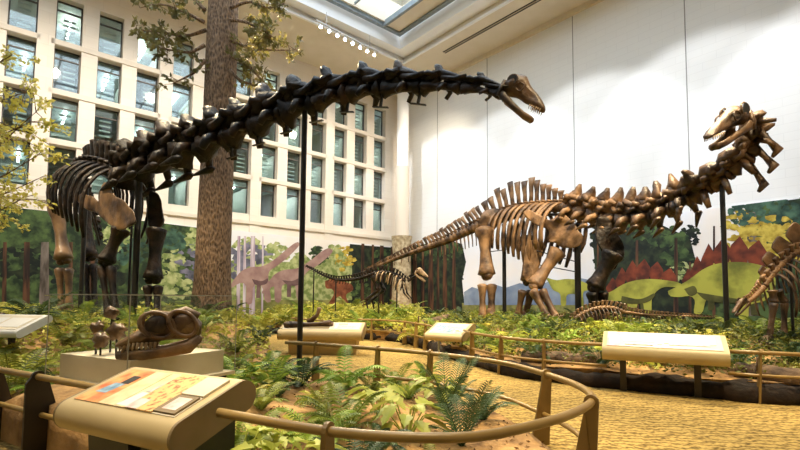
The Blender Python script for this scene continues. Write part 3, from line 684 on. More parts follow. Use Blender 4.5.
# trunk
trunk = [(126, 176, 11.7), (112, 170, 12.2), (98, 166, 12.8), (88, 168, 13.5), (84, 172, 14.2)]
tp = crom([P(*q) for q in trunk], 11); bdirs = []
for i in range(10):
    p = (tp[i]+tp[i+1])/2; d = tp[i]-tp[i+1]; bdirs.append((p, d.normalized()))
    back_vert(p, d, max(d.length*1.0, .22), .20, .52, M_bdark, dip, lean=-.12)
for i, (p, d) in enumerate(bdirs):
    d, s, u = frame(d)
    for q in (-1, 1):
        rib(p+u*.1, s*q, Z3, d, .88, 1.9-.05*i, .068, M_bdark, dip, sweep=.12)
tail = crom([P(84, 172, 14.3), P(80, 178, 15.0), P(84, 190, 15.8), P(92, 210, 16.6), P(100, 240, 17.2)], 15)
for i in range(14):
    p = (tail[i]+tail[i+1])/2; d = tail[i]-tail[i+1]; back_vert(p, d, d.length, .17-.008*i, .42-.025*i, M_bdark, dip, name='tail_vertebra', chev=.25-.012*i)
m = MB(); m.tube([q+V((0, 0, -.22)) for q in tp]+[q+V((0, 0, -.2)) for q in tail[1:]], .045, 8); m.build('steel_spine_bar', M_pole, dip)
# shoulder blades and coracoids
nb = V((.35, -1, .15)).normalized()
def pl(Yf, pts): return [P(x, y, Yf(x)) for x, y in pts]
plate3(pl(lambda x: 10.7+(130-x)*.022, [(75, 199), (83, 193), (92, 198), (99, 202), (97, 192), (102, 184), (108, 182), (112, 188), (116, 197), (126, 203), (133, 212), (135, 222), (128, 229), (118, 231), (108, 226), (103, 219), (94, 212), (83, 207)]), .12, nb, M_bdark2, dip, 'shoulder_blade')['label'] = 'broad bronze brown shoulder blade'
plate3(pl(lambda x: 11.6, [(150, 190), (158, 194), (163, 208), (166, 222), (158, 230), (150, 226), (147, 212)]), .12, nb, M_bdark, dip, 'shoulder_blade')
plate3(pl(lambda x: 14.4, [(60, 190), (68, 180), (80, 176), (90, 180), (92, 196), (84, 206), (74, 200), (66, 208), (60, 204)]), .16, V((1, -.6, 0)), M_bdark, dip, 'hip_bone')
# limbs
def limb(a, b, c, e, rr, mt, zg, names, fd=(.9, -.5, 0), two=True):
    A_, B_, C_, E_ = P(*a), P(*b), P(*c), P(*e)
    longbone(A_, B_, rr*1.6, rr*.85, rr*1.45, mt, dip, names[0])
    E_ = V((E_.x, E_.y, zg(E_.x, E_.y)+.16))
    s = V((1, .2, 0)).normalized()*rr*.75
    longbone(C_+s, E_+s*.8, rr*.85, rr*.5, rr*.75, mt, dip, names[1], amp=.1); longbone(C_-s, E_-s*.8, rr*.8, rr*.45, rr*.7, mt, dip, names[2], amp=.1)
    foot(E_-V((0, 0, .2)), rr*2.2, mt, dip, fd)
limb((57, 205, 13.6), (64, 261, 13.4), (64, 268, 13.4), (66, 300, 13.3), .155, M_bdark2, zf, ('thigh_bone', 'shin_bone', 'calf_bone'))
limb((84, 200, 14.9), (90, 258, 14.8), (90, 264, 14.8), (92, 300, 14.6), .15, M_bdark, zf, ('thigh_bone', 'shin_bone', 'calf_bone'))
limb((122, 228, 11.2), (105, 262, 11.1), (106, 266, 11.1), (113, 312, 10.9), .135, M_bdark, zf, ('upper_arm_bone', 'forearm_bone', 'lower_arm_bone'))
limb((157, 228, 11.5), (153, 280, 11.4), (153, 286, 11.4), (153, 318, 11.2), .15, M_bdark, zf, ('upper_arm_bone', 'forearm_bone', 'lower_arm_bone'))
for x, y1, Y, r in ((87, 180, 13.2, .06), (140, 172, 11.3, .075), (134, 178, 11.9, .03), (305, 107, 9.0, .055)):
    q = P(x, y1, Y); pole(q.x, q.y, zf(q.x, q.y)-.05, q.z, r, dip)
hc = P(515, 95, 6.95); h1 = P(545, 108, 6.7)
d = (h1-hc).normalized(); s_, u_ = d.cross(Z3).normalized(), None
skull(P(516, 93, 7.0), P(548, 106, 6.75)-P(516, 93, 7.0), Z3, .80, M_bneck, dip, gape=.24, tall=.42)
# ---------------------------------------------------------------- long-necked skeleton on the right
zf2 = z_far
bx = P(530, 300, 16.5)
apa = thing('dinosaur_skeleton', 'brown long-necked dinosaur skeleton striding right with its head turned back, beside the brick wall', 'skeleton', (bx.x, bx.y, zf2(bx.x, bx.y)))
neckpx = [(566, 208, 14.6), (585, 212, 14.0), (605, 217, 13.4), (628, 219, 12.8), (650, 216, 12.2), (672, 207, 11.7), (692, 196, 11.3), (712, 184, 10.9), (731, 170, 10.5), (747, 155, 10.2), (759, 138, 10.0), (763, 122, 9.9), (756, 113, 9.8)]
N = 13; pts = crom([P(*q) for q in neckpx], N+1)
for i in range(N):
    p = (pts[i]+pts[i+1])/2; d = pts[i+1]-pts[i]; L = d.length; t = i/(N-1)
    r = .44*(1-t)+.29*t+.07*math.sin(t*PI)
    upv = Z3 if t < .6 else (Z3*.4-rt*.9*(t)).normalized()
    dn = d.normalized(); uu = frame(dn, upv)[2]
    rd = (-dn*.7-uu*.55) if t < .55 else (-dn*.55-uu*.9)
    neck_vert(p, d, L*1.0, r, M_bbrown if i < 4 else M_bneck, apa, fl=.35, sp=1.15 if t < .75 else .35, seed=i*2.3+9, ribdir=rd, upv=upv, wide=1.25, rib=t < .66)
trunk = [(569, 207, 14.7), (552, 207, 15.4), (535, 208, 16.1), (518, 210, 16.8), (500, 216, 17.5), (488, 222, 17.9)]
tp = crom([P(*q) for q in trunk], 15); bd = []
for i in range(14):
    p = (tp[i]+tp[i+1])/2; d = tp[i]-tp[i+1]; bd.append((p, d.normalized())); t = i/13
    back_vert(p, d, d.length*1.02, .19, .26+.66*math.sin(min(1, t*1.35)*PI*.62)**1.5-(.15 if i > 11 else 0), M_bbrown, apa, lean=-.10)
for i, (p, d) in enumerate(bd[:12]):
    d, s, u = frame(d)
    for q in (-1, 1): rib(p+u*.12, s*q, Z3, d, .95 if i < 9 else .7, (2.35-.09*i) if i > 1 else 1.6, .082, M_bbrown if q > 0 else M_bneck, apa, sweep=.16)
tailpx = [(486, 223, 18.0), (470, 230, 18.6), (448, 240, 19.4), (425, 248, 20.2), (402, 256, 21.0), (382, 264, 21.6), (364, 271, 22.2)]
tl = crom([P(*q) for q in tailpx], 35)
for i in range(34):
    p = (tl[i]+tl[i+1])/2; d = tl[i]-tl[i+1]; t = i/33
    back_vert(p, d, d.length, .17*(1-t)+.045, .55*(1-t)**1.3+.05, M_bbrown if i % 3 else M_bneck, apa, name='tail_vertebra', lean=-.35, chev=(.5*(1-t)+.06) if i % 2 == 0 or i < 12 else 0, trans=1.0 if i < 14 else 0)
m = MB(); m.tube([q+V((0, 0, -.26)) for q in tp], .05, 8); m.build('steel_spine_bar', M_pole, apa)
m = MB(); m.tube([q+V((0, 0, -.18+.004*i)) for i, q in enumerate(tl[:28])], .03, 8); m.build('steel_spine_bar', M_pole, apa)
nb = V((-.2, -1, .05)).normalized()
sb = plate3(pl(lambda x: 14.95-(x-527)*.02, [(522, 213), (530, 210), (541, 217), (549, 222), (555, 216), (562, 214), (569, 219), (578, 226), (583, 235), (582, 244), (573, 249), (562, 247), (555, 242), (547, 243), (546, 238), (548, 232), (540, 227), (530, 222)]), .16, nb, M_bbrown, apa, 'shoulder_blade')
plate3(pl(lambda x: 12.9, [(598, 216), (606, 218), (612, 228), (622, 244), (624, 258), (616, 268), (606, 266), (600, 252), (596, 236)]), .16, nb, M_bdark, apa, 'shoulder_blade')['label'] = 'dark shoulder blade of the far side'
plate3(pl(lambda x: 17.3, [(480, 222), (484, 212), (494, 208), (506, 208), (512, 214), (506, 222), (498, 226), (494, 234), (486, 236), (480, 230)]), .2, nb, M_bbrown, apa, 'hip_bone')
plate3(pl(lambda x: 15.2, [(524, 248), (530, 240), (540, 240), (541, 256), (535, 276), (528, 284), (522, 272)]), .14, nb, M_bbrown, apa, 'hip_bone')
def limb2(a, b, c, e, rr, mt, names, fd=(.9, -.5, 0), nofoot=False):
    rr *= 1.14
    A_, B_, C_, E_ = P(*a), P(*b), P(*c), P(*e)
    longbone(A_, B_, rr*1.65, rr*.95, rr*1.5, mt, apa, names[0], sd=V((.2, -1, 0)), flat=1.0)
    E_ = V((E_.x, E_.y, zf2(E_.x, E_.y)+.16)) if not nofoot else E_
    s = V((1, .2, 0)).normalized()*rr*.85
    longbone(C_+s, E_+s*.9, rr*.9, rr*.55, rr*.8, mt, apa, names[1], amp=.1); longbone(C_-s, E_-s*.9, rr*.85, rr*.5, rr*.75, mt, apa, names[2], amp=.1)
    foot(E_-V((0, 0, .2)), rr*2.2, mt, apa, fd)
HL = ('thigh_bone', 'shin_bone', 'calf_bone'); FL = ('upper_arm_bone', 'forearm_bone', 'lower_arm_bone')
limb2((484, 227, 17.0), (487, 276, 16.8), (487, 284, 16.8), (487, 318, 16.7), .19, M_bbrown, HL)
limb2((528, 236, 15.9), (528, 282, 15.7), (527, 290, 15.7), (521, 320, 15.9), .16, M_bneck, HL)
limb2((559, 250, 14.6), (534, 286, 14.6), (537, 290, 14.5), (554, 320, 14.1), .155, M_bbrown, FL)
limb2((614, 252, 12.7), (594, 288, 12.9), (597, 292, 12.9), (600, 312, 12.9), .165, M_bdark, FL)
for x, y1, Y, r in ((504, 225, 17.2, .075), (577, 225, 14.2, .095), (722, 186, 10.7, .055)):
    q = P(x, y1, Y); pole(q.x, q.y, zf2(q.x, q.y)-.05, q.z, r, apa)
# thin steel rods bracing the rib cage
for a, b in (((520, 246, 15.6), (577, 262, 14.2)), ((524, 262, 15.6), (577, 272, 14.2)), ((487, 252, 16.8), (504, 250, 17.2))):
    m = MB(); m.tube([P(*a), P(*b)], .018, 6); m.build('steel_rod', M_pole, apa)
skull(P(732, 123, 9.7), P(696, 135, 9.3)-P(732, 122, 9.7), Z3+rt*.15, 1.28, M_bneck, apa, gape=.20, tall=.31)
m = MB()
for a, b in (((757, 130, 9.9), (778, 150, 9.8)), ((752, 145, 10.1), (774, 166, 9.9)), ((745, 160, 10.3), (764, 185, 10.1))):
    pa, pb_ = P(*a), P(*b); m = MB(); mid = (pa+pb_)/2+V((.05, 0, -.03))
    m.tube([pa, mid, pb_, pb_+V((-.12, 0, -.15))], [.10, .06, .10, .04], 8, amp=.2); m.tube([pb_, pb_+V((.04, .1, .16))], [.06, .02], 6)
    m.build('neck_rib', M_bneck, apa, smooth=True)
# ---------------------------------------------------------------- small bipedal skeleton at the back (long tail to the left)
def vline(pts, n, rs, hs, mt, root, name, chev=0, lean=-.2):
    q = crom(pts, n+1)
    for i in range(n):
        t = i/max(n-1, 1); p = (q[i]+q[i+1])/2; d = q[i]-q[i+1]
        back_vert(p, d, d.length, rs[0]*(1-t)+rs[1]*t, hs[0]*(1-t)+hs[1]*t, mt, root, name=name, lean=lean, chev=chev*(1-t*.8), trans=0)
    return q
bx = P(392, 300, 19.5)
sm_ = thing('dinosaur_skeleton', 'small dark two-legged dinosaur skeleton with long tail in front of the stone pillar base', 'skeleton', (bx.x, bx.y, zf2(bx.x, bx.y)))
YS = 19.4
q = vline([P(x, y, YS+o) for x, y, o in ((370, 275, 0), (356, 279, .2), (340, 280, .4), (325, 276, .6), (312, 269, .9), (306, 266, 1.1))], 26, (.10, .035), (.16, .03), M_bdark, sm_, 'tail_vertebra', .14)
q = vline([P(x, y, YS+o) for x, y, o in ((405, 281, -.5), (398, 276, -.3), (388, 272, -.2), (378, 272, 0), (369, 275, 0))], 12, (.08, .09), (.14, .2), M_bdark, sm_, 'back_vertebra')
for i in range(1, 11):
    p = q[i]; d = (q[i]-q[i+1]).normalized(); d, s, u = frame(d)
    for k in (-1, 1): rib(p, s*k, Z3, d, .26, .66-.03*i, .032, M_bpale if i % 2 else M_bdark, sm_, sweep=.2)
vline([P(420, 272, YS-.8), P(414, 277, YS-.7), P(408, 281, YS-.6)], 5, (.06, .07), (.06, .1), M_bdark, sm_, 'neck_vertebra')
skull(P(420, 273, YS-.8), P(430, 276, YS-1.2)-P(419, 273, YS-.8), Z3, .62, M_bpale, sm_, gape=.35, tall=.42)
for o, x in ((0, 0), (.5, 6)):
    longbone(P(372+x, 276, YS+o), P(378+x, 290, YS+o), .12, .075, .11, M_bdark, sm_, 'thigh_bone'); longbone(P(378+x, 290, YS+o), P(366+x, 300, YS+o), .10, .06, .09, M_bdark, sm_, 'shin_bone')
    e = P(366+x, 300, YS+o); longbone(e, V((e.x+.2, e.y, zf2(e.x, e.y)+.1)), .05, .03, .05, M_bdark, sm_, 'foot_bone'); foot((e.x+.2, e.y, zf2(e.x, e.y)), .22, M_bdark, sm_, (1, -.2, 0), toes=3)
    longbone(P(402+x*.5, 284, YS-.4+o), P(404+x*.5, 293, YS-.4+o), .05, .03, .04, M_bdark, sm_, 'arm_bone'); longbone(P(404+x*.5, 293, YS-.4+o), P(409+x*.5, 299, YS-.4+o), .04, .02, .03, M_bdark, sm_, 'hand_bone')
for x, y in ((379, 274), (397, 277), (336, 280), (314, 270)):
    q_ = P(x, y, YS+(.4 if x < 350 else 0)); pole(q_.x, q_.y, zf2(q_.x, q_.y)-.05, q_.z, .028, sm_)
# ---------------------------------------------------------------- low juvenile skeleton in front of the brown one
YJ = 12.2
bx = P(590, 318, YJ)
ju = thing('dinosaur_skeleton', 'low small dark skeleton crouching among ferns below the brown skeleton, tail on rods', 'skeleton', (bx.x, bx.y, zf2(bx.x, bx.y)))
q = vline([P(x, y, YJ) for x, y in ((575, 318), (585, 312), (598, 308), (612, 308), (624, 312))], 13, (.06, .075), (.10, .14), M_bdark2, ju, 'back_vertebra')
for i in range(1, 12):
    d, s, u = frame(q[i]-q[i+1])
    for k in (-1, 1): rib(q[i], s*k, Z3, d, .22, .42, .018, M_bneck, ju, sweep=.15, n=7)
vline([P(x, y, YJ) for x, y in ((624, 312), (650, 315), (680, 316), (715, 317))], 30, (.055, .02), (.10, .02), M_bdark2, ju, 'tail_vertebra', .10)
vline([P(x, y, YJ) for x, y in ((556, 317), (565, 316), (574, 318))], 7, (.03, .045), (.04, .06), M_bdark2, ju, 'neck_vertebra')
skull(P(556, 317, YJ), V((-1, -.1, -.25)), Z3, .24, M_bdark2, ju)
for x, xe in ((583, 580), (592, 590), (608, 606), (614, 618)):
    e = P(xe, 330, YJ); longbone(P(x, 312, YJ), V((e.x, e.y, zf2(e.x, e.y)+.1)), .06, .035, .05, M_bdark2, ju, 'leg_bone'); foot((e.x, e.y, zf2(e.x, e.y)), .14, M_bdark2, ju, (-1, -.3, 0), toes=3)
m = MB(); m.tube([P(600, 313, YJ+.02), P(630, 317, YJ+.02), P(722, 319, YJ+.02)], .018, 6); m.build('steel_rod', M_pole, ju)
for x in (604, 640, 690):
    e = P(x, 318, YJ+.02); pole(e.x, e.y, zf2(e.x, e.y)-.05, e.z, .02, ju)
# ---------------------------------------------------------------- plated skeleton entering from the right edge
YG = 9.4
bx = P(790, 320, YG)
st = thing('dinosaur_skeleton', 'reddish brown plated dinosaur skeleton at the right edge with its head lowered', 'skeleton', (bx.x, bx.y, zf2(bx.x, bx.y)))
q = vline([P(x, y, YG+o) for x, y, o in ((764, 286, 0), (774, 272, .1), (786, 260, .2), (802, 250, .4), (824, 246, .7), (850, 250, 1.0))], 18, (.07, .11), (.10, .16), M_bbrown, st, 'back_vertebra')
for i in range(2, 15):
    d, s, u = frame(q[i]-q[i+1])
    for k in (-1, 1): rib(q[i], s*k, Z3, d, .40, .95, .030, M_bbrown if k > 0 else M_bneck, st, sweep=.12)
vline([P(x, y, YG-.1) for x, y in ((741, 303), (750, 300), (758, 293), (764, 287))], 9, (.05, .07), (.05, .09), M_bbrown, st, 'neck_vertebra')
skull(P(742, 304, YG-.1), V((-.9, -.2, -.55)), Z3, .42, M_bneck, st, gape=.2, tall=.3)
vline([P(x, y, YG+o) for x, y, o in ((852, 250, 1.0), (880, 262, 1.4), (920, 270, 2))], 12, (.1, .05), (.15, .06), M_bbrown, st, 'tail_vertebra', .15)
for x, y, h in ((760, 282, .16), (766, 272, .24), (774, 262, .34), (786, 250, .42), (802, 240, .5), (824, 236, .55), (846, 240, .5)):
    c = P(x, y+6, YG+.2+(x-760)*.008); uu = Z3*.95-rt*.25; a_ = rt.copy()
    plate3([c-a_*h*.35, c-a_*h*.62+uu*h*.5, c+uu*h*1.2, c+a_*h*.6+uu*h*.55, c+a_*h*.35], .05, V((0, 1, .1)), M_bneck if x in (786, 774) else M_bbrown, st, 'back_plate')
for x, y, e, o in ((772, 290, 768, -.15), (778, 290, 783, .4), (835, 262, 832, 0), (845, 262, 848, .6)):
    g = P(e, 320, YG+o); mid = P((x+e)/2+4, 302, YG+o)
    longbone(P(x, y, YG+o), mid, .09, .055, .08, M_bneck, st, 'upper_leg_bone'); longbone(mid, V((g.x, g.y, zf2(g.x, g.y)+.08)), .075, .045, .07, M_bneck, st, 'lower_leg_bone'); foot((g.x, g.y, zf2(g.x, g.y)), .2, M_bneck, st, (-1, -.3, 0), toes=3)
for x, y in ((790, 262), (832, 250)):
    e = P(x, y, YG+.4); pole(e.x, e.y, zf2(e.x, e.y)-.05, e.z, .03, st)
# ================================================================ RAILS
M_rail = mat('olive_gold_painted_steel', (.25, .155, .045), (.31, .20, .06), 3, .38)
M_post = mat('brown_painted_steel', (.20, .125, .038), (.27, .17, .05), 3, .42)
M_postd = mat('dark_bronze_steel', (.018, .013, .009), (.035, .024, .014), 3, .5)
def rail_run(label, path, zt, zl, posts, mt=None, pm=None, ptw=.09, lean=(0, 0), rr=.032, lower=True):
    mt = mt or M_rail; pm = pm or M_post
    p0 = path[0]; root = thing('guard_rail', label, 'railing', (p0[0], p0[1], 0), 'guard rails along the beds')
    m = MB(); m.tube([V((x, y, zt)) for x, y in path], rr, 12); m.build('top_rail', mt, root, smooth=True)
    if lower: m = MB(); m.tube([V((x+lean[0]*.4, y+lean[1]*.4, zl)) for x, y in path], rr*.8, 10); m.build('lower_rail', mt, root, smooth=True)
    for (x, y, dx, dy) in posts:
        d = V((dx, dy, 0)).normalized(); nrm = V((-d.y, d.x, 0))
        if nrm.dot(V((lean[0], lean[1], 0))) < 0: nrm = -nrm
        ln = V((lean[0], lean[1], 0)); m = MB()
        # flat plate post with rounded eye at the top, foot leaning
        top = V((x, y, zt)); ft = V((x, y, 0))+ln
        side = nrm
        pts = [ft-side*ptw*1.3, ft+side*ptw*1.3, top+side*ptw*.62+V((0, 0, -.06))]
        for k in range(7):
            a = PI*k/6; pts.append(top+side*math.cos(a)*.058+V((0, 0, math.sin(a)*.058)))
        pts.append(top-side*ptw*.62+V((0, 0, -.06)))
        m.plate(pts, .03, d); m.build('post', pm, root)
    return root
def at_path(path, ts):
    out = []
    n = len(path)
    for t in ts:
        i = min(int(t*(n-1)), n-2); f = t*(n-1)-i
        a, b = path[i], path[i+1]; out.append((a[0]*(1-f)+b[0]*f, a[1]*(1-f)+b[1]*f, b[0]-a[0], b[1]-a[1]))
    return out
front = RAILP
rail_run('olive steel rail curving around the front planting island', front, .80, .36, at_path(front, (.095, .335, .475, .70, .80, .93)), lean=(-.03, .16), ptw=.085)
lf = cr2([(-8.2, 6.7), (-6, 5.95), (-4.55, 5.15), (-2.85, 4.2), (-2.1, 3.78)], 24)
rail_run('olive steel rail on dark slanting plates at the lower left corner', lf, .80, .42, at_path(lf, (.15, .40, .60, .75)), pm=M_postd, ptw=.16, lean=(.05, .1))
rr_ = cr2([(5.33, 7.5), (5.9, 7.22), (7.5, 6.7), (9.5, 6.2), (12, 6.1)], 20)
rail_run('olive steel rail running off to the right of the long white label desk', rr_, .80, .44, at_path(rr_, (.06, .45, .8)), lean=(0, .08), ptw=.06)
rl = cr2([(1.68, 12.0), (1.70, 11.6), (1.75, 11.1), (2.25, 9.7), (3.05, 8.85), (3.78, 8.4)], 30)
rail_run('olive steel rail between the tilted label desk and the long white label desk', rl, .80, .42, at_path(rl, (.20, .50, .74)), lean=(.02, .12), ptw=.07)
rf = cr2([(-1.6, 17.7), (-.6, 17.2), (.1, 16.3), (.55, 15.1), (.95, 13.8)], 24)
rail_run('short distant olive rail in front of the logs near the middle of the photo', rf, .80, .40, at_path(rf, (.12, .5, .72, .9)), lean=(0, .1), ptw=.07)
rg = cr2([(-4.3, 18.4), (-3.6, 17.4), (-2.9, 16.6), (-2.5, 15.9)], 14)
rail_run('short far rail by the left end of the bone display desk', rg, .80, .40, at_path(rg, (.15, .5, .85)), lean=(0, .1), ptw=.09)
# ================================================================ LABEL DESKS
M_desk = mat('tan_painted_desk', (.46, .35, .17), (.50, .38, .19), 3, .5)
M_deskside = mat('brown_desk_side', (.17, .12, .05), (.22, .15, .07), 3, .55)
M_paper = mat('cream_print', (.60, .53, .40), (.66, .60, .48), 3, .4)
M_or = mat('orange_print', (.55, .12, .03), (.78, .42, .14), 9, .4)
M_or2 = mat('speckled_orange_print', (.30, .10, .03), (.80, .48, .18), 26, .4, lo=.36, hi=.5)
M_sand = mat('sand_print', (.74, .52, .27), (.84, .66, .40), 9, .4)
M_blu = mat('blue_print', (.10, .22, .34), (.35, .50, .60), 14, .4)
M_wht = mat('white_print', (.72, .71, .68), rough=.35)
M_pink = mat('pink_print', (.60, .40, .36), (.80, .66, .62), 12, .4)
M_grey = mat('grey_print', (.30, .33, .34), (.55, .58, .58), 14, .4)
def desk(label, c, ang, W, Dp, th, tilt, z, patches, legs, mt=None, gmargin=(.07, .06), name='label_desk', legmat=None, legw=.5):
    """slab with rounded front and back edges, tilted towards the reader; local x right, y back"""
    mt = mt or M_desk
    ex = V((math.cos(ang), math.sin(ang), 0)); ey0 = V((-ex.y, ex.x, 0)); ey = ey0*math.cos(tilt)+Z3*math.sin(tilt); ez = ex.cross(ey)
    C0 = V((c[0], c[1], z)); T = lambda x, y, zz: C0+ex*x+ey*y+ez*zz
    root = thing(name, label, 'display desk', (c[0], c[1], 0))
    prof = []
    for k in range(15): a = -PI/2-PI*k/14; prof.append((-Dp/2+th/2+math.cos(a)*th/2, -math.sin(-a)*th/2))
    for k in range(15): a = PI/2-PI*k/14; prof.append((Dp/2-th/2+math.cos(a)*th/2, math.sin(a)*th/2))
    m = MB(); n = len(prof)
    for xx in (-W/2, W/2):
        for y, zz in prof: m.v.append(T(xx, y, zz))
    for i in range(n): j = (i+1) % n; m.face((i, j, n+j, n+i))
    o = m.build('desk_body', mt, root, smooth=True); o.data.set_sharp_from_angle(angle=math.radians(25))
    m = MB()
    for xx in (-W/2-.012, W/2+.012):
        m.plate([T(xx, y*1.0, zz*1.0) for y, zz in prof], .024, ex)
        m.build('end_panel', M_deskside if mt is M_desk else mt, root); m = MB()
    gx, gy = gmargin; hx, hy = W/2-gx, Dp/2-th/2-gy+.04
    m = MB(); b = [T(-hx, -hy, th/2), T(hx, -hy, th/2), T(hx, hy, th/2), T(-hx, hy, th/2)]
    m.hexa(b+[p+ez*.006 for p in b]); g = m.build('graphic_panel', M_paper, root)
    for n_p, (x0, y0, x1, y1, pm, *sk) in enumerate(patches):
        sk = sk[0] if sk else 0; f = lambda u, v: T(-hx+2*hx*u, -hy+2*hy*v, th/2+.0065)
        m = MB(); bb = [f(x0, y0), f(x1, y0), f(x1+sk, y1), f(x0+sk, y1)]
        m.hexa(bb+[p+ez*(.001+.0012*(n_p+1)) for p in bb]); m.build('printed_picture', pm, g)
    for (x0, x1, yb, dpt) in legs:
        m = MB(); a0 = T(x0, yb-dpt/2, -th/2+.03); a1 = T(x1, yb-dpt/2, -th/2+.03); b1 = T(x1, yb+dpt/2, -th/2+.03); b0 = T(x0, yb+dpt/2, -th/2+.03)
        fl = lambda p, k: V((p.x, p.y, 0))+ey0*k
        m.hexa([fl(a0, .05), fl(a1, .05), fl(b1, .0), fl(b0, .0), a0, a1, b1, b0]); m.build('leg', legmat or M_postd, root)
    return root, T, (hx, hy)
patch1 = [(0, 0, .26, 1, M_or), (.06, .25, .17, .55, M_blu, .03), (.14, .56, .22, .80, M_black), (.27, 0, .44, 1, M_sand), (.45, 0, .60, 1, M_sand), (.44, .03, .54, .40, M_wht, .04), (.50, .42, .60, .68, M_grey, .03), (.55, 0, .80, 1, M_or2), (.55, 0, .66, .25, M_pink), (.80, .50, 1, 1, M_paper), (.80, .03, .99, .46, M_deskside), (.84, .10, .96, .40, M_pink)]
desk('large tan reading desk with orange fossil prints at the lower left front', (-1.90, 3.64), math.radians(-27), 1.31, .78, .24, math.radians(19), .76, patch1, [(-.62, -.10, .02, .42), (.05, .60, .02, .42)], legmat=M_black)
patch2 = [(0, 0, .12, 1, M_pink), (.02, .2, .10, .8, M_wht), (.15, .35, .44, .75, M_wht), (.46, .2, .50, .8, M_pink), (.52, .30, .95, .85, M_wht), (.56, .2, .90, .34, M_grey), (.17, .12, .42, .26, M_grey)]
desk('long white-topped label desk facing the path on the right', (4.52, 7.97), math.radians(-28), 1.80, .70, .28, math.radians(28), .80, patch2, [(-.66, -.56, -.02, .10), (.46, .56, -.02, .10)], gmargin=(.05, .02), mt=mat('pale_tan_desk', (.46, .36, .18), (.50, .40, .21), 3, .4))
patch3 = [(.03, .1, .45, .9, M_grey), (.08, .25, .38, .8, M_blu), (.52, .15, .66, .5, M_blu), (.55, .6, .8, .85, M_pink), (.72, .1, .95, .45, M_wht)]
desk('small tilted label desk on thin silver legs in the middle of the rail', (1.36, 12.5), math.radians(-38), 1.15, .80, .20, math.radians(26), .72, patch3, [(-.40, -.35, 0, .06), (.30, .35, 0, .06)], legmat=M_grey)
patch4 = [(.66, .15, .98, .9, M_wht), (.70, .25, .94, .55, M_grey), (.05, .1, .60, .9, M_deskside), (.70, .62, .82, .85, M_sand)]
root4, T4, h4 = desk('wide tan display desk with cast bones on top in the middle distance', (-2.2, 13.3), math.radians(-3), 2.35, .95, .30, math.radians(16), .66, patch4, [(-.95, 1.0, .05, .60)], legmat=M_desk)
# cast bones on that desk
t = thing('cast_bone', 'long dark cast bone with flared ends lying on the display desk in the middle distance', 'bone', T4(-.30, 0, .13))
longbone(T4(-.95, -.12, .20), T4(.25, .05, .20), .10, .05, .10, M_bneck, t, 'shaft'); 
m = MB(); m.blob(T4(-.98, -.12, .22), .13, .12, .10, amp=.3); m.build('bone_head', M_bneck, t, smooth=True)
m = MB(); m.tube([T4(-.45, .15, .18), T4(-.2, .22, .40), T4(-.12, .22, .62)], [.09, .05, .07], 8, amp=.3); tag(m.build('cast_bone', M_bbrown, smooth=True), 'short upright cast bone standing on the display desk in the middle distance', 'bone')
desk('white-topped label desk at the far left edge among ferns', (-7.3, 8.35), math.radians(-12), 1.7, .7, .14, math.radians(25), 1.06, [(.05, .2, .30, .8, M_grey), (.35, .2, .62, .8, M_wht), (.66, .15, .97, .8, M_wht)], [(-.4, -.3, 0, .08), (.3, .4, 0, .08)], mt=M_wht)
# ================================================================ GLASS CASE WITH SKULL
M_acr = bpy.data.materials.new('clear_acrylic'); M_acr.use_nodes = True
nt = M_acr.node_tree; nt.nodes.clear()
o_ = nt.nodes.new('ShaderNodeOutputMaterial'); mx = nt.nodes.new('ShaderNodeMixShader'); tr = nt.nodes.new('ShaderNodeBsdfTransparent'); gl = nt.nodes.new('ShaderNodeBsdfGlossy'); fr = nt.nodes.new('ShaderNodeFresnel')
fr.inputs[0].default_value = 1.2; tr.inputs[0].default_value = (.97, .97, .95, 1); gl.inputs['Roughness'].default_value = .02
nt.links.new(fr.outputs[0], mx.inputs[0]); nt.links.new(tr.outputs[0], mx.inputs[1]); nt.links.new(gl.outputs[0], mx.inputs[2]); nt.links.new(mx.outputs[0], o_.inputs[0])
M_edge = mat('acrylic_edge', (.34, .33, .27), rough=.25)
M_ped = mat('cream_pedestal', (.62, .54, .38), (.68, .60, .44), 3, .6)
Lc, Nc = V((-4.27, 5.6, 0)), V((-2.87, 4.9, 0)); e1 = (Lc-Nc); e2 = V((.7, 1.4, 0))*.955; Rc = Nc+e2; Bc = Lc+e2
ZP = .62
case = thing('display_case', 'clear acrylic display case on a cream pedestal holding the fossil skulls, left foreground', 'display case', ((Nc.x+Bc.x)/2, (Nc.y+Bc.y)/2, .15))
ZB, ZT = .90, 1.62
def inset(k): 
    c = (Nc+Bc)/2; return [c+(p-c)*k for p in (Nc, Rc, Bc, Lc)]
m = MB(); q = inset(.9); m.hexa([p+Z3*.05 for p in q]+[p+Z3*(ZP-.04) for p in q]); m.build('stand', M_postd, case)
m = MB(); q = inset(1.0); m.hexa([p+Z3*(ZP-.04) for p in q]+[p+Z3*ZP for p in q]); m.build('base_plate', M_ped, case)
m = MB(); q = inset(.86); m.hexa([p+Z3*ZP for p in q]+[p+Z3*ZB for p in q]); m.build('pedestal', M_ped, case)
qs = inset(.995)
for i in range(4):
    a, b = qs[i], qs[(i+1) % 4]; m = MB(); m.quad(a+Z3*ZP, b+Z3*ZP, b+Z3*ZT, a+Z3*ZT); m.build('acrylic_side', M_acr, case)
    m = MB(); m.beam(a+Z3*ZP, a+Z3*ZT, .009, .009, V((1, 0, 0))); m.build('case_edge', M_edge, case)
    m = MB(); m.beam(a+Z3*ZT, b+Z3*ZT, .010, .010); m.build('case_edge', M_edge, case)
m = MB(); m.poly([p+Z3*ZT for p in qs]); m.build('acrylic_top', M_acr, case)
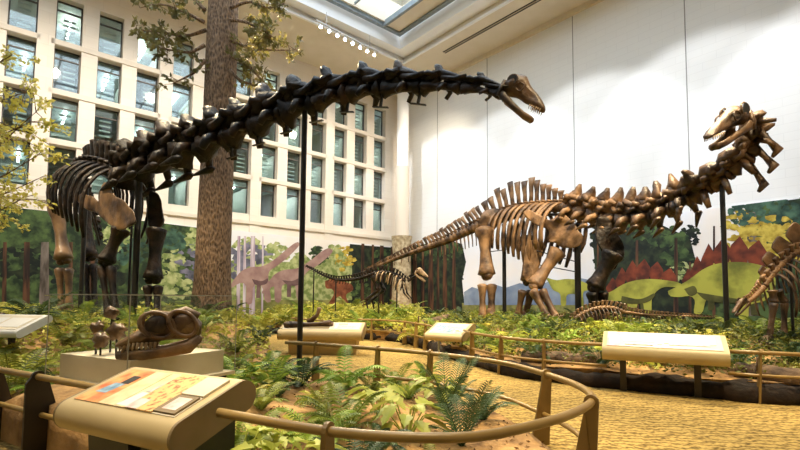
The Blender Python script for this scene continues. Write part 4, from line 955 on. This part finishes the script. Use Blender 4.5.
# big skull: arched openings, toothed muzzle to the left, on a mounting block
sc0 = P(167, 352, 5.35); sc0.z = ZB
bs = thing('fossil_skull', 'large brown dinosaur skull with arched eye openings and pale teeth inside the acrylic case', 'fossil skull', sc0)
fx = V((-.92, -.38, 0)).normalized(); sx = V((-fx.y, fx.x, 0)); K = .90
def TS(x, y, z): return sc0+fx*x*K+sx*y*K+Z3*z*K
M_sk = mat('glossy_brown_skull', (.05, .024, .010), (.26, .15, .07), 3.5, .4, .4, 14)
def loft(secs, n, mt, root, name, top=1.0):
    m = MB(); b = 0
    for x, wy, z0, z1 in secs:
        for k in range(n):
            t = 2*PI*k/n; m.v.append(TS(x, wy*math.copysign(abs(math.cos(t))**.8, math.cos(t)), (z0+z1)/2+(z1-z0)/2*math.sin(t)))
    for i in range(len(secs)-1):
        for k in range(n): k2 = (k+1) % n; m.face((i*n+k, (i+1)*n+k, (i+1)*n+k2, i*n+k2))
    m.face(tuple(range(n))); m.face(tuple((len(secs)-1)*n+k for k in reversed(range(n))))
    return m.build(name, mt, root, smooth=True)
cr = loft([(-.40, .10, .30, .44), (-.34, .17, .24, .52), (-.22, .19, .24, .56), (-.10, .17, .23, .52), (.05, .155, .22, .50), (.20, .16, .19, .43), (.38, .15, .15, .33), (.52, .12, .15, .24), (.57, .06, .15, .20)], 14, M_sk, bs, 'cranium')
for q in (-1, 1):
    for cx, cz, rx, rz, yy in ((.11, .42, .19, .16, .14), (-.18, .44, .16, .16, .155)):
        m = MB(); m.tube([TS(cx+rx*math.cos(a)+.05*math.sin(a), q*(yy+.02-.05*max(0, math.sin(a))), cz+rz*math.sin(a)) for a in [2*PI*k/18 for k in range(19)]], .026, 8, cap=False, amp=.2); m.build('bone_arch', M_sk, cr, smooth=True); m = MB(); m.blob(TS(cx, q*(yy-.02), cz), rx*K*.78, .05, rz*K*.80, 14, 8, ax=(fx, sx, Z3), amp=.03); m.build('hollow_shade_blob', M_bneck, cr, smooth=True)  # darker blob inside each arch stands in for the shaded hollow
m = MB(); m.tube([TS(.24, 0, .40), TS(.12, 0, .55), TS(-.04, 0, .54), TS(-.2, 0, .60), TS(-.36, 0, .52)], [.04, .055, .05, .06, .05], 10, flat=2.2, amp=.2); m.build('skull_roof', M_sk, cr, smooth=True)
m = MB()
for q in (-1, 1):
    m.tube([TS(-.38, q*.16, .26), TS(-.25, q*.17, .14), TS(0, q*.16, .09), TS(.25, q*.14, .06), TS(.45, q*.10, .05), TS(.55, q*.02, .05)], [.05, .075, .065, .06, .055, .045], 9, flat=.6, amp=.15)
jw = m.build('lower_jaw', M_sk, bs, smooth=True)
for q in (-1, 1):
    for k in range(9):
        x = .12+.048*k; y = q*(.165-.006*k if k < 7 else .10-.02*(k-7))
        m = MB(); m.tube([TS(x, y, .22-.03*(x)), TS(x+.01, y, .165-.03*x), TS(x+.012, y*.98, .125-.03*x)], [.017, .016, .005], 6); m.build('tooth', M_bpale, cr, smooth=True)
for k in range(7):
    x = .15+.055*k; m = MB(); m.tube([TS(x, .13-.006*k, .09), TS(x+.01, .13-.006*k, .145)], [.015, .005], 6); m.build('tooth', M_bpale, jw, smooth=True)
    m = MB(); m.tube([TS(x, -.13+.006*k, .09), TS(x+.01, -.13+.006*k, .145)], [.015, .005], 6); m.build('tooth', M_bpale, jw, smooth=True)
# stack of small casts at the left of the case
for (px, py, yy, r, lab) in ((101, 341, 5.5, .085, 'rounded dark braincase cast at the foot of the small stack in the acrylic case'), (97, 328, 5.6, .07, 'dark knobbly neck bone resting on the braincase cast in the acrylic case'), (117, 332, 5.7, .10, 'larger dark knobbly bone cast leaning between stack and big skull'), (112, 313, 5.8, .07, 'small dark round bone at the top of the cast stack in the case')):
    c = P(px, py, yy); rt_ = thing('fossil_cast', lab, 'fossil cast', (c.x, c.y, c.z-r))
    m = MB(); m.blob(c, r, r*.9, r, 12, 9, amp=.35, seed=px); m.build('bone_body', M_sk, rt_, smooth=True)
    m = MB(); m.tube([c+V((-.0, 0, 0)), c+V((r*.9, -.02, r*.5)), c+V((r*1.3, 0, r*.2))], [r*.5, r*.35, r*.2], 7, amp=.3); m.build('bone_process', M_sk, rt_, smooth=True)
    m = MB(); m.tube([V((c.x, c.y, ZB)), c], .012, 6); m.build('mount_rod', M_pole, rt_)
q = P(165, 356, 5.5)
# ================================================================ TREES
M_bark = bpy.data.materials.new('rough_brown_bark'); M_bark.use_nodes = True
nt = M_bark.node_tree; b_ = nt.nodes['Principled BSDF']; b_.inputs['Roughness'].default_value = .9
tc = nt.nodes.new('ShaderNodeTexCoord'); mp = nt.nodes.new('ShaderNodeMapping'); mp.inputs['Scale'].default_value = (9, 9, 3.2)
vo = nt.nodes.new('ShaderNodeTexVoronoi'); vo.inputs['Scale'].default_value = 2.2; no = nt.nodes.new('ShaderNodeTexNoise'); no.inputs['Scale'].default_value = 3; no.inputs['Detail'].default_value = 8
mm = nt.nodes.new('ShaderNodeMath'); mm.operation = 'MULTIPLY'; rp = nt.nodes.new('ShaderNodeValToRGB'); rp.color_ramp.elements[0].position = .05; rp.color_ramp.elements[1].position = .40
rp.color_ramp.elements[0].color = (.06, .035, .02, 1); rp.color_ramp.elements[1].color = (.30, .19, .11, 1); bp = nt.nodes.new('ShaderNodeBump'); bp.inputs['Strength'].default_value = 1; bp.inputs['Distance'].default_value = .08
nt.links.new(tc.outputs['Object'], mp.inputs[0]); nt.links.new(mp.outputs[0], vo.inputs['Vector']); nt.links.new(mp.outputs[0], no.inputs['Vector'])
nt.links.new(vo.outputs['Distance'], mm.inputs[0]); nt.links.new(no.outputs['Fac'], mm.inputs[1]); nt.links.new(mm.outputs[0], rp.inputs[0]); nt.links.new(rp.outputs[0], b_.inputs['Base Color']); nt.links.new(mm.outputs[0], bp.inputs['Height']); nt.links.new(bp.outputs[0], b_.inputs['Normal'])
def leafmat(name, c1, c2, scale=3, tr_=.35, rand=0):
    m = mat(name, c1, c2, scale, .5, rand=rand, lo=.35, hi=.65); nt = m.node_tree; b = nt.nodes['Principled BSDF']
    t = nt.nodes.new('ShaderNodeBsdfTranslucent'); mx = nt.nodes.new('ShaderNodeMixShader'); mx.inputs[0].default_value = tr_
    l = b.inputs['Base Color'].links[0].from_socket; nt.links.new(l, t.inputs[0]); out = nt.nodes['Material Output']
    nt.links.new(b.outputs[0], mx.inputs[1]); nt.links.new(t.outputs[0], mx.inputs[2]); nt.links.new(mx.outputs[0], out.inputs[0]); return m
M_lf1 = leafmat('olive_tree_leaf', (.09, .09, .025), (.26, .22, .07), 2)
M_lf2 = leafmat('yellow_green_leaf', (.50, .48, .08), (.80, .72, .22), 2)
def leafquad(m, c, d, s, L, W):
    """one leaf bent along its rib, four faces"""
    u = d.cross(s).normalized(); n = len(m.v)
    m.v += [c, c+d*L*.45+s*W*.5+u*L*.04, c+d*L*.5, c+d*L*.45-s*W*.5+u*L*.04, c+d*L-u*L*.08]
    m.face((n, n+1, n+2)); m.face((n, n+2, n+3)); m.face((n+1, n+4, n+2)); m.face((n+3, n+2, n+4))
def rv(): 
    a = rnd.random()*2*PI; z = rnd.uniform(-1, 1); r = math.sqrt(1-z*z); return V((r*math.cos(a), r*math.sin(a), z))
tb = P(218, 305, 14.0); tx, ty = tb.x, tb.y; tz = z_isl(tx, ty)
tree = thing('tree', 'tall bark-covered tree trunk with leafy boughs rising behind the dark neck', 'tree', (tx, ty, tz))
m = MB(); hts = [tz-.1, tz+.4, tz+1.2, 3, 5, 7, 9, 11, 13, 14.9]; rs_ = [.66, .59, .54, .51, .49, .47, .46, .45, .44, .43]
cpts = []
for h in hts: q = P(222+(h-1)*.18, 0, 14.0); cpts.append(V((q.x, 14.0, h)))
m.tube(cpts, rs_, 28, amp=.05); m.build('trunk', M_bark, tree, smooth=True)
def bough(pts, r0b, root, leaves, mt, L=.17, spread=.5, nlv=9, mtb=None):
    q = crom(pts, 14); m = MB(); m.tube(q, [r0b*(1-.85*i/13) for i in range(14)], 7, amp=.15)
    twigs = []
    for k in range(leaves):
        i = rnd.randint(3, 13); a = q[i]; dv = rv(); dv.z *= .45; dv = dv.normalized(); e = a+dv*spread*rnd.uniform(.5, 1.3)
        m.tube([a, (a+e)/2+V((0, 0, .05)), e], [r0b*.22, r0b*.14, .006], 4, cap=False); twigs.append((a, e))
    b = m.build('bough', mtb or M_bark, root, smooth=True); m = MB()
    for a, e in twigs:
        for j in range(nlv):
            c = a.lerp(e, rnd.uniform(.35, 1.05)); d = (rv()+(e-a).normalized()*.6+V((0, 0, -.2))).normalized(); s = d.cross(rv()).normalized(); l = L*rnd.uniform(.7, 1.25)
            leafquad(m, c+rv()*.06, d, s, l, l*.55)
    m.build('foliage', mt, b)
YT = 13.6
for pts, n_ in ((((206, 30), (185, 36), (160, 32), (137, 30)), 30), (((204, 22), (180, 10), (158, 4), (140, 8)), 16), (((205, 45), (190, 52), (170, 50), (150, 45)), 16), (((205, 60), (195, 72), (180, 80), (172, 84)), 5), (((205, 10), (190, -4), (170, -14), (150, -10)), 12),
    (((230, 20), (245, 22), (262, 30), (275, 38)), 26), (((230, 40), (250, 48), (272, 50), (295, 50)), 22), (((230, 55), (248, 66), (262, 80), (276, 92)), 16), (((230, 8), (250, 2), (268, 8), (284, 4)), 18), (((230, 70), (240, 80), (256, 86), (270, 90)), 8)):
    o = rnd.uniform(-.6, .5); P3 = [P(x, y, YT+o*(i+1)/3) for i, (x, y) in enumerate(pts)]
    bough(P3, .06, tree, n_, M_lf1, spread=.46, nlv=12)
# slender tree outside the left edge with yellow-green sprays
YL = 7.6; lb = P(-120, 300, 9.0)
lt = thing('tree', 'slender tree at the left edge reaching in with fine yellow-green sprays', 'tree', (lb.x, lb.y, z_isl(lb.x, lb.y)))
m = MB(); m.tube([V((lb.x, lb.y, z_isl(lb.x, lb.y)-.1)), V((lb.x+.1, lb.y, 3)), V((lb.x, lb.y-.1, 6)), V((lb.x+.1, lb.y, 9))], [.2, .17, .13, .08], 12, amp=.1); m.build('trunk', M_bark, lt, smooth=True)
lp = lambda x, y, Y=YL: P(x, y, Y)
for (x0, y0, x1, y1, x2, y2, n_) in ((-60, 200, -5, 180, 38, 155, 24), (-60, 210, 0, 195, 44, 176, 20), (-60, 130, -10, 105, 26, 92, 24), (-60, 160, -10, 140, 30, 122, 26), (-60, 90, -15, 70, 12, 55, 14), (-60, 230, -10, 215, 20, 200, 18), (-60, 180, -20, 150, 12, 140, 22), (-40, 250, -10, 160, 36, 112, 14)):
    bough([V((lb.x+.05, lb.y, P(x0, y0-10, 9).z)), lp(x0, y0, 8.4), lp(x1, y1), lp(x2, y2, 7.3)], .035, lt, int(n_*1.7), M_lf2, L=.085, spread=.42, nlv=22)
# dark fallen log at the far left, stumps
M_log = mat('rotting_log', (.035, .02, .012), (.20, .13, .075), 3, .9, .8, 9)
def log(lab, a, b, r, r2=None, zfun=None, nm='fallen_log'):
    pts = [V(a).lerp(V(b), k/6)+V((0, 0, .04*noise.noise(V((k, a[0], 0))))) for k in range(7)]
    root = thing(nm, lab, 'log', ((a[0]+b[0])/2, (a[1]+b[1])/2, min(a[2], b[2])-r))
    m = MB(); m.tube(pts, [r*(1+.15*noise.noise(V((k, 1, 2)))) for k in range(7)], 14, amp=.2, seed=a[0]); m.build('trunk', M_log, root, smooth=True)
    d = (V(b)-V(a)).normalized(); m = MB(); m.tube([V(a)-d*.02, V(a)-d*.0], [r*.8, r*.82], 12); m.build('cut_end', M_bpale, root)
    s = d.cross(Z3); m = MB(); m.tube([pts[2], pts[2]+s*r*1.3+Z3*r, pts[2]+s*r*1.8+Z3*r*1.9], [r*.3, r*.2, r*.1], 6); m.build('branch_stub', M_log, root, smooth=True)
def pz(px, py, Y, dz=0): p = P(px, py, Y); return (p.x, p.y, (z_far(p.x, p.y) if inside(p.x, p.y, FAR) else z_isl(p.x, p.y))+dz)
log('weathered log lying on the mound at the far left edge', pz(-8, 305, 10.5, .16), pz(24, 314, 9.6, .14), .17)
log('brown log along the bed edge below the brown skeleton', pz(524, 350, 9.9, .05), pz(600, 355, 8.95, .06), .17)
log('pale flat log beside the redwood trunks behind the middle rail', pz(400, 320, 17.5, .1), pz(450, 322, 17.8, .1), .22)
log('dark log behind the distant rail in the middle', pz(365, 335, 18.6, .0), pz(400, 338, 17.7, .0), .2)
log('dark log under ferns to the right of the long white desk', pz(735, 375, 7.9, .05), pz(810, 372, 7.3, .06), .16)
# ================================================================ FERNS AND LEAFY PLANTS
M_fern = leafmat('fern_green', (.09, .14, .018), (.34, .42, .06), 3, .3, rand=.25)
M_fernd = leafmat('dark_fern_green', (.02, .05, .016), (.08, .14, .04), 3, .2, rand=.2)
M_ferny = leafmat('yellow_fern_green', (.30, .33, .035), (.62, .60, .10), 3, .35, rand=.2)
M_hosta = leafmat('broad_yellow_green_leaf', (.30, .36, .05), (.52, .55, .11), 6, .3)
def fern_mesh(nf, pairs, R_, droop=.6, wl=.26, rise=.55, stiff=0, mt=None):
    m = MB()
    for f in range(nf):
        a = 2*PI*f/nf+rnd.uniform(-.3, .3); L = R_*rnd.uniform(.75, 1.15); rz_ = rise*rnd.uniform(.7, 1.35)
        dx, dy = math.cos(a), math.sin(a); bend = rnd.uniform(-.25, .25)
        def pt(t): 
            o = bend*t*t*L; return V((dx*L*t*(.95 if not stiff else .8)-dy*o, dy*L*t*(.95 if not stiff else .8)+dx*o, L*(rz_*1.9*t-droop*1.5*t*t)))
        prev = pt(0); n = pairs
        pts = [pt(k/n) for k in range(n+1)]
        m.tube(pts[::max(1, n//5)], [.008*R_*2, .007*R_*2]+[.005*R_*2]*(len(pts[::max(1, n//5)])-2), 3, cap=False)
        for k in range(1, n):
            t = k/n; c = pts[k]; d = (pts[k+1]-pts[k-1]).normalized(); s = d.cross(Z3).normalized(); l = L*wl*(math.sin(PI*min(1, t*.80+.14)))**.8; wd = L/n*(.9 if not stiff else .75)
            for q in (-1, 1):
                tip = c+s*q*l+d*l*(.35 if not stiff else .7)-Z3*l*.18; mid = c+s*q*l*.5+d*l*(.2 if not stiff else .38)+Z3*l*.05
                b = len(m.v); m.v += [c-d*wd*.35, c+d*wd*.35, mid+d*wd*.42, tip, mid-d*wd*.42]; m.face((b, b+1, b+2, b+3, b+4) if q < 0 else (b+4, b+3, b+2, b+1, b))
        tp = pts[-1]; 
    return m
def hosta_mesh(nl, R_):
    m = MB()
    for f in range(nl):
        a = 2*PI*f/nl+rnd.uniform(-.4, .4); dx, dy = math.cos(a), math.sin(a); L = R_*rnd.uniform(.6, 1.1); st_ = R_*rnd.uniform(.35, .7); hz = R_*rnd.uniform(.6, 1.25)
        base = V((dx*st_, dy*st_, hz)); d = V((dx, dy, rnd.uniform(-.5, .1))).normalized(); s = V((-dy, dx, rnd.uniform(-.2, .2))).normalized(); u = s.cross(d)*-1
        m.tube([V((0, 0, 0)), base*.5+Z3*.02, base], R_*.022, 4, cap=False)
        prof = [(0, .06), (.10, .24), (.2, .20), (.32, .38), (.42, .27), (.56, .33), (.66, .20), (.8, .20), (.88, .09), (1, .0)]
        rows = []
        for t, w_ in prof:
            c = base+d*L*t-Z3*L*.25*t*t; ww = w_*L*(1+.12*math.sin(t*17+f)); rows.append((c-s*ww+u*ww*.3, c-u*.0, c+s*ww+u*ww*.3))
        b = len(m.v)
        for r_ in rows: m.v += list(r_)
        for i in range(len(rows)-1):
            for j in (0, 1): m.face((b+i*3+j, b+i*3+j+1, b+(i+1)*3+j+1, b+(i+1)*3+j))
    return m
protos = {}
def proto(key, maker, name, mt):
    o = maker.build(name, mt, origin=(0, 0, 0)); protos[key] = [o, False]; return o
FN = 'fern'
for i in range(4): proto('g%d' % i, fern_mesh(13, 18, .50, .62, .22, .74), FN, M_fern)
for i in range(2): proto('d%d' % i, fern_mesh(14, 18, .50, .60, .20, .74), FN, M_fernd)
for i in range(3): proto('y%d' % i, fern_mesh(12, 13, .46, .66, .26, .66), FN, M_ferny)
for i in range(2): proto('c%d' % i, fern_mesh(11, 22, .44, .42, .26, .85, stiff=1), 'cycad', M_fernd)
for i in range(2): proto('h%d' % i, hosta_mesh(15, .26), 'leafy_plant', M_hosta)
CNT = {}
def put(key, x, y, z, s, rz, label, group):
    e = protos[key]; cat = {'c': 'cycad', 'h': 'plant'}.get(key[0], 'fern')
    if not e[1]: o = e[0]; e[1] = True; o.location = (x, y, z); o.rotation_euler = (0, 0, rz); o.scale = (s,)*3
    else: o = dup(e[0], (x, y, z), rz, s)
    o['_w'] = (x, y, z)
    if 'group' in o: del o['group']
    tag(o, label, cat, group); CNT[cat] = CNT.get(cat, 0)+1; return o
# individually described plants in the front island (pixel where the crown shows, distance)
named = [
 ('c0', 462, 404, 4.7, 1.0, 'dark stiff cycad at the right end of the front island'),
 ('c1', 448, 378, 5.9, .95, 'dark spiky cycad leaning behind the big yellow-green leaves'),
 ('d0', 455, 385, 6.3, .7, 'dark fern behind the cycads at the right of the island'),
 ('h0', 408, 396, 4.9, 1.35, 'broad yellow-green plant left of the dark stiff cycad'),
 ('h1', 440, 368, 6.1, 1.15, 'broad bright plant behind the cycads near the rear rail'),
 ('h0', 378, 378, 5.7, 1.2, 'broad pale leafy plant in the middle of the island'),
 ('h1', 238, 420, 3.95, 1.25, 'broad leafy plant just right of the big tan desk'),
 ('h0', 276, 434, 3.5, 1.35, 'broad shiny leafy plant against the front rail'),
 ('h1', 275, 405, 4.4, .95, 'small broad-leaved plant between the two large ferns'),
 ('g0', 345, 362, 7.0, 1.45, 'large green fern in front of the rear rail, right of the black pole'),
 ('d1', 302, 366, 7.2, 1.35, 'dark fern around the foot of the black neck pole'),
 ('g1', 345, 400, 5.0, 1.25, 'large green fern in the centre of the island'),
 ('g2', 318, 405, 4.6, 1.1, 'green fern left of the central fern'),
 ('d0', 352, 426, 3.8, 1.0, 'dark fern pressed against the front rail at its centre'),
 ('g3', 250, 398, 4.6, 1.15, 'green fern beside the right end of the tan desk'),
 ('g0', 395, 362, 7.4, 1.1, 'green fern by the second rear rail post'),
 ('g1', 270, 366, 6.8, 1.3, 'green fern left of the black neck pole'),
 ('d1', 282, 352, 7.9, 1.2, 'dark fern where the rear rail starts'),
 ('g2', 238, 362, 6.9, 1.3, 'green fern right of the acrylic case'),
 ('g3', 408, 376, 6.4, .9, 'green fern just behind the bright leaves'),
 ('g0', 232, 340, 8.4, 1.35, 'green fern behind the right edge of the acrylic case'),
 ('y0', 222, 352, 7.4, 1.2, 'yellow-green fern seen through the acrylic case on its right'),
 ('g1', 12, 345, 6.6, 1.5, 'large green fern at the left edge above the rail'),
 ('y1', 35, 335, 7.4, 1.5, 'yellow-green fern left of the acrylic case'),
 ('g2', 45, 352, 6.4, 1.1, 'green fern at the foot of the acrylic case on its left'),
 ('g3', -10, 332, 7.6, 1.4, 'green fern cut by the left edge of the photo'),
 ('d0', 60, 345, 7.0, 1.0, 'dark fern behind the left side of the acrylic case'),
 ('g0', 325, 382, 6.0, 1.0, 'medium green fern between pole and central fern'),
 ('d1', 378, 412, 4.4, .8, 'small dark fern between central fern and broad leaves'),
 ('g2', 262, 384, 5.6, 1.0, 'medium fern left of the bare soil patch'),
 ('g1', 425, 355, 7.9, .8, 'small fern under the rear rail before the path'),
 ('y2', 300, 396, 5.1, .8, 'small bright fern beside the small broad-leaved plant'),
]
used = []
for key, px, py, Y, s, lab in named:
    p = P(px, py, Y); x, y = p.x, p.y; put(key, x, y, z_isl(x, y)-.02, s*{'h': .98, 'c': 1.15}.get(key[0], .90), rnd.random()*6, lab, 'plants of the front island'); used.append((x, y))
def scatter(zone, n, box, zfun, keys, smin, smax, lab, group, mind=.45, ok=None, gens=4000):
    k = 0
    for _ in range(gens):
        if k >= n: break
        x = rnd.uniform(box[0], box[1]); y = rnd.uniform(box[2], box[3])
        if not inside(x, y, zone) or (ok and not ok(x, y)) or any((x-a)**2+(y-b)**2 < mind*mind for a, b in used): continue
        key = rnd.choice(keys); put(key, x, y, zfun(x, y)-.02, rnd.uniform(smin, smax), rnd.random()*6, lab(x, y, key), group); used.append((x, y)); k += 1
    return k
px_of = lambda x, y: 400+459*x/y
def notcase(x, y): return dpoly(x, y, [(Nc.x, Nc.y), (Rc.x, Rc.y), (Bc.x, Bc.y), (Lc.x, Lc.y), (Nc.x, Nc.y)]) > .35 and not inside(x, y, [(Nc.x, Nc.y), (Rc.x, Rc.y), (Bc.x, Bc.y), (Lc.x, Lc.y)])
kn = {'g': 'green fern', 'd': 'dark fern', 'y': 'yellow-green fern', 'c': 'dark cycad', 'h': 'broad-leaved plant'}
scatter(ISL, 11, (-2.6, 1.4, 3.3, 8.2), z_isl, ['g0', 'g1', 'g2', 'd0', 'y0', 'g3', 'd1'], .5, .95, lambda x, y, k: 'small '+kn[k[0]]+' filling the front island between the big plants', 'small plants of the front island', .42, lambda x, y: notcase(x, y) and not (60 < px_of(x, y) < 215) and dpoly(x, y, RAILP) > .30 and not (x > .55 and y < 5.5) and dpoly(x, y, [(-2.9, 4.35), (-1.3, 3.2)]) > .7)
print('isl', scatter(ISL, 62, (-14, -1.8, 5.8, 18), z_isl, ['g0', 'g1', 'g2', 'g3', 'y0', 'y1', 'y2', 'd0'], 1.0, 1.7, lambda x, y, k: kn[k[0]]+' on the mound around the dark skeleton and the big tree', 'ferns on the mound under the dark skeleton', .75, lambda x, y: notcase(x, y) and -20 < px_of(x, y) < 290 and (V((x, y, 0))-CORNER).dot(D2) > 2))
print('fl', scatter(FAR, 42, (-8, .8, 15, 25), z_far, ['y0', 'y1', 'y2', 'g0', 'g1'], 1.2, 1.9, lambda x, y, k: kn[k[0]]+' along the window wall mural beyond the far path', 'ferns below the window wall mural', .75, lambda x, y: dpoly(x, y, FARB) < 4.2 and (V((x, y, 0))-CORNER).dot(D2) > 1.7))
print('fm', scatter(FAR, 92, (.6, 6.4, 8.9, 20), z_far, ['g0', 'g1', 'g2', 'y0', 'y1', 'd1', 'd0'], .75, 1.25, lambda x, y, k: kn[k[0]]+' at the feet of the brown skeleton behind the rail', 'ferns at the feet of the brown skeleton', .50, lambda x, y: px_of(x, y) < 620 and dpoly(x, y, FARB) > .2 and dpoly(x, y, FARB) < 5))
print('fr', scatter(FAR, 52, (3.4, 12, 6.7, 13), z_far, ['g0', 'g1', 'g2', 'y0', 'd0', 'd1', 'd0', 'g3'], .7, 1.15, lambda x, y, k: kn[k[0]]+' behind the long white desk and its rail on the right', 'ferns behind the long white desk', .5, lambda x, y: 600 < px_of(x, y) < 830 and dpoly(x, y, FARB) > .25))
print(CNT)
# low ground cover, uncountable
def cover(name, zone, box, zfun, n, mt, lab, ok, L=.10, hmin=.02, hmax=.30):
    m = MB(); k = 0
    while k < n:
        x = rnd.uniform(box[0], box[1]); y = rnd.uniform(box[2], box[3])
        if not inside(x, y, zone) or not ok(x, y): k += .2; continue
        g = noise.noise(V((x*1.1, y*1.1, 9)))
        h = zfun(x, y)+rnd.uniform(hmin, hmax)*(.55+.9*max(0, g+.3)); c = V((x, y, h)); d = rv(); d.z = abs(d.z)*.5; d.normalize(); s = d.cross(rv()).normalized()
        l = L*rnd.uniform(.6, 1.4); leafquad(m, c, d, s, l, l*.5); k += 1
    tag(m.build(name, mt), lab, 'ground cover', kind='stuff')
M_gc1 = leafmat('yellow_green_cover', (.26, .29, .035), (.66, .62, .13), 1.1, .35)
M_gc2 = leafmat('green_cover', (.015, .028, .006), (.30, .32, .05), 2.2, .3)
cover('ground_cover', FAR, (-8.5, 1, 15, 27), z_far, 11000, M_gc1, 'bright yellow-green low leaves below the window wall mural', lambda x, y: dpoly(x, y, FARB) < 5 and (V((x, y, 0))-CORNER).dot(D2) > .35, .16, .02, .5)
cover('ground_cover', FAR, (.5, 13, 6.6, 20), z_far, 42000, M_gc2, 'green and yellow low leaves carpeting the bed under the brown skeleton', lambda x, y: px_of(x, y) < 840 and .1 < dpoly(x, y, FARB) < 6.5, .075, .0, .34)
cover('ground_cover', ISL, (-14, -1.2, 6.3, 18), z_isl, 14000, M_gc1, 'yellow-green low leaves on the mound under the dark skeleton', lambda x, y: notcase(x, y) and px_of(x, y) < 275, .12, .0, .34)
# leaf litter scraps on soil
M_lit = mat('dry_leaf_litter', (.10, .05, .02), (.30, .18, .08), 3, .9)
cover('leaf_litter', ISL, (-3, 2, 2.9, 9), z_isl, 900, M_lit, 'scattered dry scraps on the sandy soil of the front island', lambda x, y: True, .05, .0, .02)
# ================================================================ SPOTLIGHT TRACK under the skylight edge
M_lamp = mat('lamp_lens', (1, 1, 1), emit=(1, .86, .62), estr=120)
M_fix = mat('white_lamp_housing', (.55, .52, .48), rough=.4)
ta = [onplane(x, y, V((0, 0, 14.55)), Z3) for x, y in ((316, 20), (378, 52))]
tr_ = thing('lighting_track', 'pale lighting track with glaring spot lamps below the skylight corner', 'track light', (ta[0]+ta[1])/2)
m = MB(); m.beam(ta[0], ta[1], .07, .06); m.build('track', M_fix, tr_)
for k in (0, 1):
    e = ta[0].lerp(ta[1], .15+.7*k); m = MB(); m.tube([e, V((e.x, e.y, HC+.2))], .02, 6); m.build('hanger', M_fix, tr_)
for k in range(8):
    e = ta[0].lerp(ta[1], (k+.5)/8); aim = (V((1.5-k*.6, 8+k, .5))-e).normalized(); c = e+V((0, 0, -.18))
    m = MB(); m.tube([c-aim*.14, c-aim*.05, c+aim*.12, c+aim*.14], [.05, .085, .10, .105], 12); h = m.build('lamp_housing', M_fix, tr_, smooth=True)
    m = MB(); m.tube([c+aim*.141, c+aim*.146], [.07, .07], 12); m.build('lamp_lens', M_lamp, h)
    m = MB(); m.tube([e, c], .015, 6); m.build('lamp_arm', M_fix, h)
